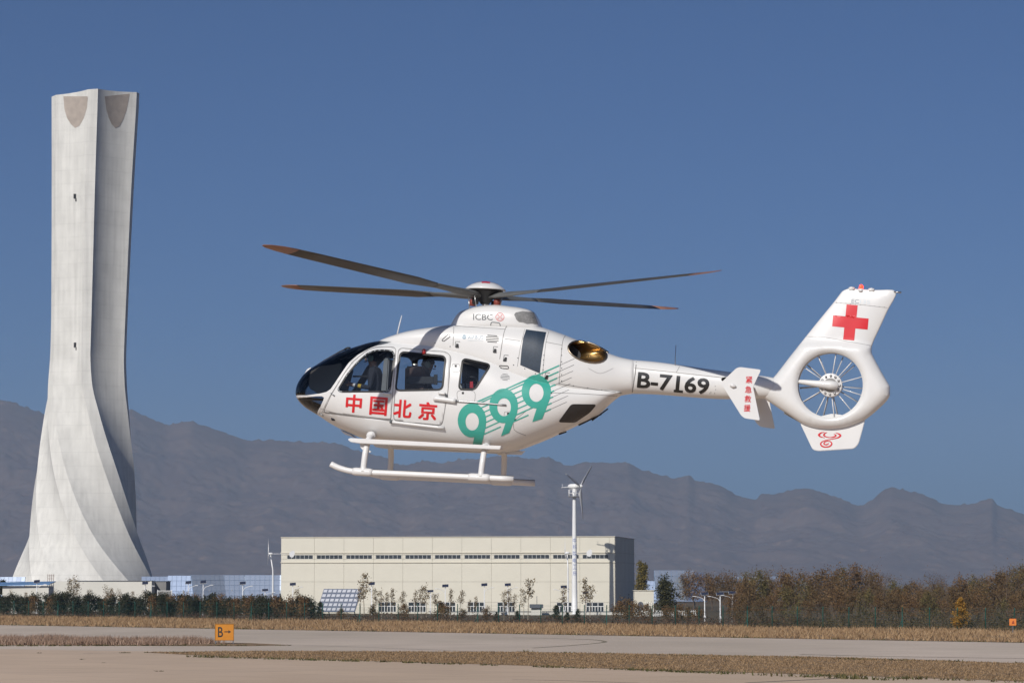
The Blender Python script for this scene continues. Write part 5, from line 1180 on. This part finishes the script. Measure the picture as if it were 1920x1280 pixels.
for pts, w in (([(635, 408), (545, 425), (488, 478), (530, 525), (640, 555)], [.3, 2.0, 4.2, 2.0, .3]), ([(700, 412), (640, 440), (612, 485), (680, 530), (780, 543), (880, 525), (925, 490), (865, 450)], [.3, 2.2, 3, 1.6, 1.2, 2.4, 2.6, .3]),
    ([(910, 425), (1000, 455), (1040, 500), (960, 555), (800, 588), (680, 612), (575, 650), (530, 710), (570, 768), (660, 790), (765, 770), (818, 705), (780, 650), (705, 638), (635, 662), (615, 700), (650, 728), (710, 718), (738, 690)], [.3, 2.5, 3.6, 2, 1.3, 1.3, 1.6, 2.6, 2.6, 2, 2.6, 2.6, 1.8, 1.4, 1.8, 2.6, 2, 2, 1.2])):
    decal('emblem_stroke', strip([zv(*p) for p in pts], w, n=4), red, heli, .004, VFB, 3)
EP = [(1352, 717.5), (1381, 690), (1388, 688), (1427, 693), (1412, 725), (1425, 788), (1397, 784), (1390, 779), (1367, 742)]
ep = rounded(EP, 3, 3)
for side in (-1, 1):
    P = [L(x, y, -1.30) for x, y in ep]; b_ = bmesh.new(); A = [b_.verts.new((p.x, side * 1.32, p.z)) for p in P]; B = [b_.verts.new((p.x, side * 1.285, p.z)) for p in P]
    b_.faces.new(A); b_.faces.new(B[::-1])
    for i in range(len(P)): b_.faces.new((A[i], B[i], B[(i + 1) % len(P)], A[(i + 1) % len(P)]))
    bmesh.ops.recalc_face_normals(b_, faces=b_.faces[:]); put('end_plate', bm_mesh('end_plate', b_), paint, heli)
EPB = BVHTree.FromPolygons([L(1340, 680, -1.32), L(1440, 680, -1.32), L(1440, 800, -1.32), L(1340, 800, -1.32)], [(0, 1, 2, 3)])
for ch, x, y in (('紧', 1404.7, 711.7), ('急', 1403.4, 730), ('救', 1402.2, 747.5), ('援', 1401, 764.8)): word(ch, x, y, 12, 12.5, red, 3.0, 0, EPB, .004, maxl=4, fat=.22)
tube_px('plate_light', [(1369, 721.5), (1374, 723), (1380, 724.5)], [.02, .035, .012], gear_w, y=-1.34)
cA, cB = L(1368, 721, 0), L(1418, 729, 0); v, f = [], []
prof = [(0, 0), (.04, .03), (.15, .05), (.4, .052), (.7, .03), (1, .004), (.7, -.022), (.4, -.035), (.15, -.032), (.04, -.02)]
for yy in (-1.287, -.6, 0, .6, 1.287): v += [(cA.x + (cB.x - cA.x) * t, yy, cA.z + (cB.z - cA.z) * t + h_) for t, h_ in prof]
n = len(prof); f = [(i * n + j, i * n + (j + 1) % n, (i + 1) * n + (j + 1) % n, (i + 1) * n + j) for i in range(4) for j in range(n)]
put('horizontal_stabilizer', pydata('horizontal_stabilizer', v, f, True), paint, heli)
decal('lettering_serif', strip([(1263.2, 732.2), (1280.5, 733.9)], 4.6), black, heli, .0048)
for x, y in ((1333, 735), (1341, 724), (1342, 730), (1340, 737), (1331, 737)): decal('fastener', [[(x + .8 * math.cos(a), y + .8 * math.sin(a)) for a in np.linspace(0, 6.28, 7)[:-1]]], grey_ink, heli)
for q in range(11): decal('fastener', [[(1568 + 9 * q + .8 * math.cos(a), 567 + .85 * q + .8 * math.sin(a)) for a in np.linspace(0, 6.28, 7)[:-1]]], seam_m, heli, .004, FB)
# fin markings and lamp
cx, cy = 1594.5, 604.4; hx, hyv, vx, vy = 33.2, 3.1, -3.3, 33.0; k = 10.4 / 33.2
cr = [(1, k), (k, k), (k, 1), (-k, 1), (-k, k), (-1, k), (-1, -k), (-k, -k), (-k, -1), (k, -1), (k, -k), (1, -k)]
decal('red_cross', [[(cx + a * hx + b * vx, cy + a * hyv + b * vy) for a, b in cr]], red, heli, .004, FB, 5)
word('EC', 1603.6, 564.8, 14, 7.2, mat('film_slate', (.28, .33, .36), .5), 3, 0, FB, .004); word('135', 1622, 565.8, 19, 7.2, pale_ink, 3, 0, FB, .004)
decal('panel_seam', strip([(1562, 567.5), (1600, 569.5), (1664, 577)], .5), seam_m, heli, .003, FB); decal('panel_seam', strip([(1511, 631), (1545, 632), (1590, 640), (1634, 648)], .5, n=4), seam_m, heli, .003, FB)
tube_px('beacon_base', [(1614, 547), (1614, 541.5)], .04, gear_w, y=0.0, seg=12); tube_px('beacon_lamp', [(1614.5, 541.5), (1614.8, 536), (1615, 533.5)], [.035, .032, .012], mat('beacon_red', (.8, .05, .02), .2, emit=((1.0, .03, .012), 5.0)), y=0.0, seg=12)
tube_px('fin_probe', [(1676, 547.2), (1690, 548.3)], .014, steel, y=0.0); tube_px('fin_bump', [(1592, 542), (1596, 540.5), (1602, 542)], .03, gear_w, y=0.0); tube_px('fin_bump', [(1629, 544), (1633, 543), (1639, 544)], .03, gear_w, y=0.0)
for x0, y0, x1, y1 in ((1470, 774, 1520, 801), (1520, 801, 1560, 806)): tube_px('tail_bumper', [(x0, y0), (x1, y1)], .012, seam_m, y=0.0)
# ------------------------------------------------------------------ people in the cabin
suit = mat('dark_suit', (.018, .020, .028), .8, var=.2, vscale=12); skin_c = mat('skin_tone', (.42, .25, .17), .55, var=.06, vscale=20); cuff = mat('white_shirt', (.7, .7, .7), .7); hair_m = mat('black_hair', (.012, .010, .009), .6); gold = mat('sleeve_gold', (.65, .42, .03), .5); mint = mat('headset_green', (.35, .48, .40), .5)
def figure(name, label, head, yy, face, arm, legs=True):
    """Seated body as one skinned surface; joints in picture units on planes across the cabin."""
    hd = L(head[0], head[1], yy); fx = -1 if face < 0 else 1
    def J(dx, dy, dz): return hd + Vector((dx * fx, dy, dz))
    N = {}; V, Ed, Rd = [], [], []
    def add(k, p, r_, par=None):
        N[k] = len(V); V.append(p); Rd.append(r_)
        if par is not None: Ed.append((N[par], N[k]))
    add('pelvis', J(-.10, 0, -.66), .15); add('waist', J(-.10, 0, -.50), .135, 'pelvis'); add('chest', J(-.09, 0, -.32), .155, 'waist'); add('collar', J(-.06, 0, -.19), .095, 'chest'); add('neck', J(-.03, 0, -.12), .055, 'collar'); add('skull', J(0, 0, -.01), .092, 'neck'); add('crown', J(-.01, 0, .07), .078, 'skull')
    for s_, tgt in ((-1, arm[0]), (1, arm[1])):
        add('sh%d' % s_, J(-.07, s_ * .19, -.21), .075, 'chest'); hnd = L(tgt[2], tgt[3], yy + s_ * .16); elb = L(tgt[0], tgt[1], yy + s_ * .25)
        add('ua%d' % s_, N and (V[N['sh%d' % s_]] + elb) / 2, .060, 'sh%d' % s_); add('el%d' % s_, elb, .048, 'ua%d' % s_); add('wr%d' % s_, elb.lerp(hnd, .82), .032, 'el%d' % s_); add('pm%d' % s_, hnd, .034, 'wr%d' % s_)
        d_ = (hnd - elb).normalized(); side_v = d_.cross(Vector((0, 0, 1))).normalized(); up_ = side_v.cross(d_)
        for q in range(4):
            b0 = hnd + side_v * (.024 - .016 * q) + d_ * .03; add('f%d%d' % (s_, q), b0 + d_ * .03, .0095, 'pm%d' % s_); add('g%d%d' % (s_, q), b0 + d_ * (.052 + .006 * (q in (1, 2))) - up_ * .02, .008, 'f%d%d' % (s_, q))
        add('t%d' % s_, hnd + up_ * .035 + d_ * .02, .0105, 'pm%d' % s_); add('u%d' % s_, hnd + up_ * .045 + d_ * .05, .009, 't%d' % s_)
    if legs:
        for s_ in (-1, 1): add('hp%d' % s_, J(-.06, s_ * .10, -.70), .095, 'pelvis'); add('kn%d' % s_, J(.36, s_ * .13, -.66), .068, 'hp%d' % s_); add('an%d' % s_, J(.44, s_ * .13, -1.02), .045, 'kn%d' % s_); add('to%d' % s_, J(.62, s_ * .13, -1.06), .038, 'an%d' % s_)
    me = bpy.data.meshes.new('b'); me.from_pydata([tuple(p) for p in V], Ed, []); o = bpy.data.objects.new('b', me); COL.objects.link(o)
    m_ = o.modifiers.new('s', 'SKIN'); m_.use_smooth_shade = True
    for i, r_ in enumerate(Rd): me.skin_vertices[0].data[i].radius = (r_, r_)
    me.skin_vertices[0].data[0].use_root = True; s2 = o.modifiers.new('d', 'SUBSURF'); s2.levels = s2.render_levels = 2
    dg = bpy.context.evaluated_depsgraph_get(); out = bpy.data.meshes.new_from_object(o.evaluated_get(dg)); bpy.data.objects.remove(o)
    for q in (suit, skin_c, cuff, gold): out.materials.append(q)
    wr = [(V[N['el%d' % s_]], V[N['pm%d' % s_]]) for s_ in (-1, 1)]
    for p in out.polygons:
        c_ = p.center; p.use_smooth = True
        if (c_ - hd).length < .16 or (c_ - V[N['neck']]).length < .06: p.material_index = 1
        for e_, h_ in wr:
            t_ = (c_ - e_).dot(h_ - e_) / (h_ - e_).length_squared; far = ((e_ + (h_ - e_) * t_) - c_).length
            if far < .09 and t_ > .80: p.material_index = 1
            elif far < .06 and t_ > .70: p.material_index = 2
            elif far < .06 and .42 < t_ < .56: p.material_index = 3
    root = thing('person', label, 'person', HO); root.rotation_euler = HE; body = put('body', out, None, root)
    def bit(nm, fn, m2, r_, seg=16):
        bm_ = bmesh.new(); bmesh.ops.create_uvsphere(bm_, u_segments=seg, v_segments=seg // 2 + 2, radius=r_)
        for v_ in bm_.verts: v_.co = fn(v_.co)
        return put(nm, bm_mesh(nm, bm_, True), m2, root)
    bit('hair', lambda p: hd + Vector((-.018 * fx + p.x * 1.08, p.y * .95, .035 + p.z * .95)) + Vector((-.02 * fx if p.z < 0 else 0, 0, .0)), hair_m, .105)
    bit('nose', lambda p: hd + Vector((.103 * fx + p.x, p.y * .6, -.02 + p.z * 1.1)), skin_c, .020, 10); bit('mouth', lambda p: hd + Vector((.088 * fx + p.x * .4, p.y, -.062 + p.z * .35)), mat('lip', (.30, .12, .10), .5), .022, 10)
    for s_ in (-1, 1):
        bit('eye', lambda p: hd + Vector((.085 * fx + p.x * .5, s_ * .034 + p.y, .008 + p.z * .6)), hair_m, .012, 8); bit('ear', lambda p: hd + Vector((-.01 * fx + p.x, s_ * .092 + p.y * .4, -.015 + p.z * 1.4)), skin_c, .024, 8)
    hs = bit('headset', lambda p: hd + Vector((-.005 * fx + p.x, -.105 + p.y * .55, .0 + p.z * 1.15)), mint, .052, 14); bit('headset', lambda p: hd + Vector((-.005 * fx + p.x, .105 + p.y * .55, .0 + p.z * 1.15)), mint, .052, 14)
    band = [hd + Vector((-.01 * fx, .118 * math.cos(a), .01 + .135 * math.sin(a))) for a in np.linspace(0, math.pi, 13)]; put('headband', tubem('headband', band, .012, 8), hub_black, root)
    put('microphone', tubem('microphone', [hd + Vector((.02 * fx, -.115, -.03)), hd + Vector((.10 * fx, -.09, -.07)), hd + Vector((.118 * fx, -.03, -.07))], .007, 6), hub_black, root); return root
figure('person', 'pilot in dark uniform with gold cuff bands and headset reaching forward', (697, 672), -.32, -1, ((694, 727, 656, 720), (698, 727, 660, 722)))
figure('person', 'crew member in dark clothes and headset seated in the rear cabin', (805, 684), .15, 1, ((806, 730, 826, 737), (806, 730, 828, 737)))

# ------------------------------------------------------------------ hazy autumn air
hz_m = bpy.data.materials.new('haze_air'); hz_m.use_nodes = True; nt = hz_m.node_tree; nt.nodes.remove(nt.nodes['Principled BSDF'])
vol = nt.nodes.new('ShaderNodeVolumePrincipled'); vol.inputs['Color'].default_value = (.45, .62, .85, 1); vol.inputs['Density'].default_value = 8.5e-5; vol.inputs['Anisotropy'].default_value = .0
nt.links.new(vol.outputs[0], nt.nodes['Material Output'].inputs['Volume'])
tag(put('haze', boxm('haze', -9000, 9000, -1600, 11000, -1.5, 600), hz_m), 'thin pale blue haze lying over the whole plain', 'haze', kind='stuff')
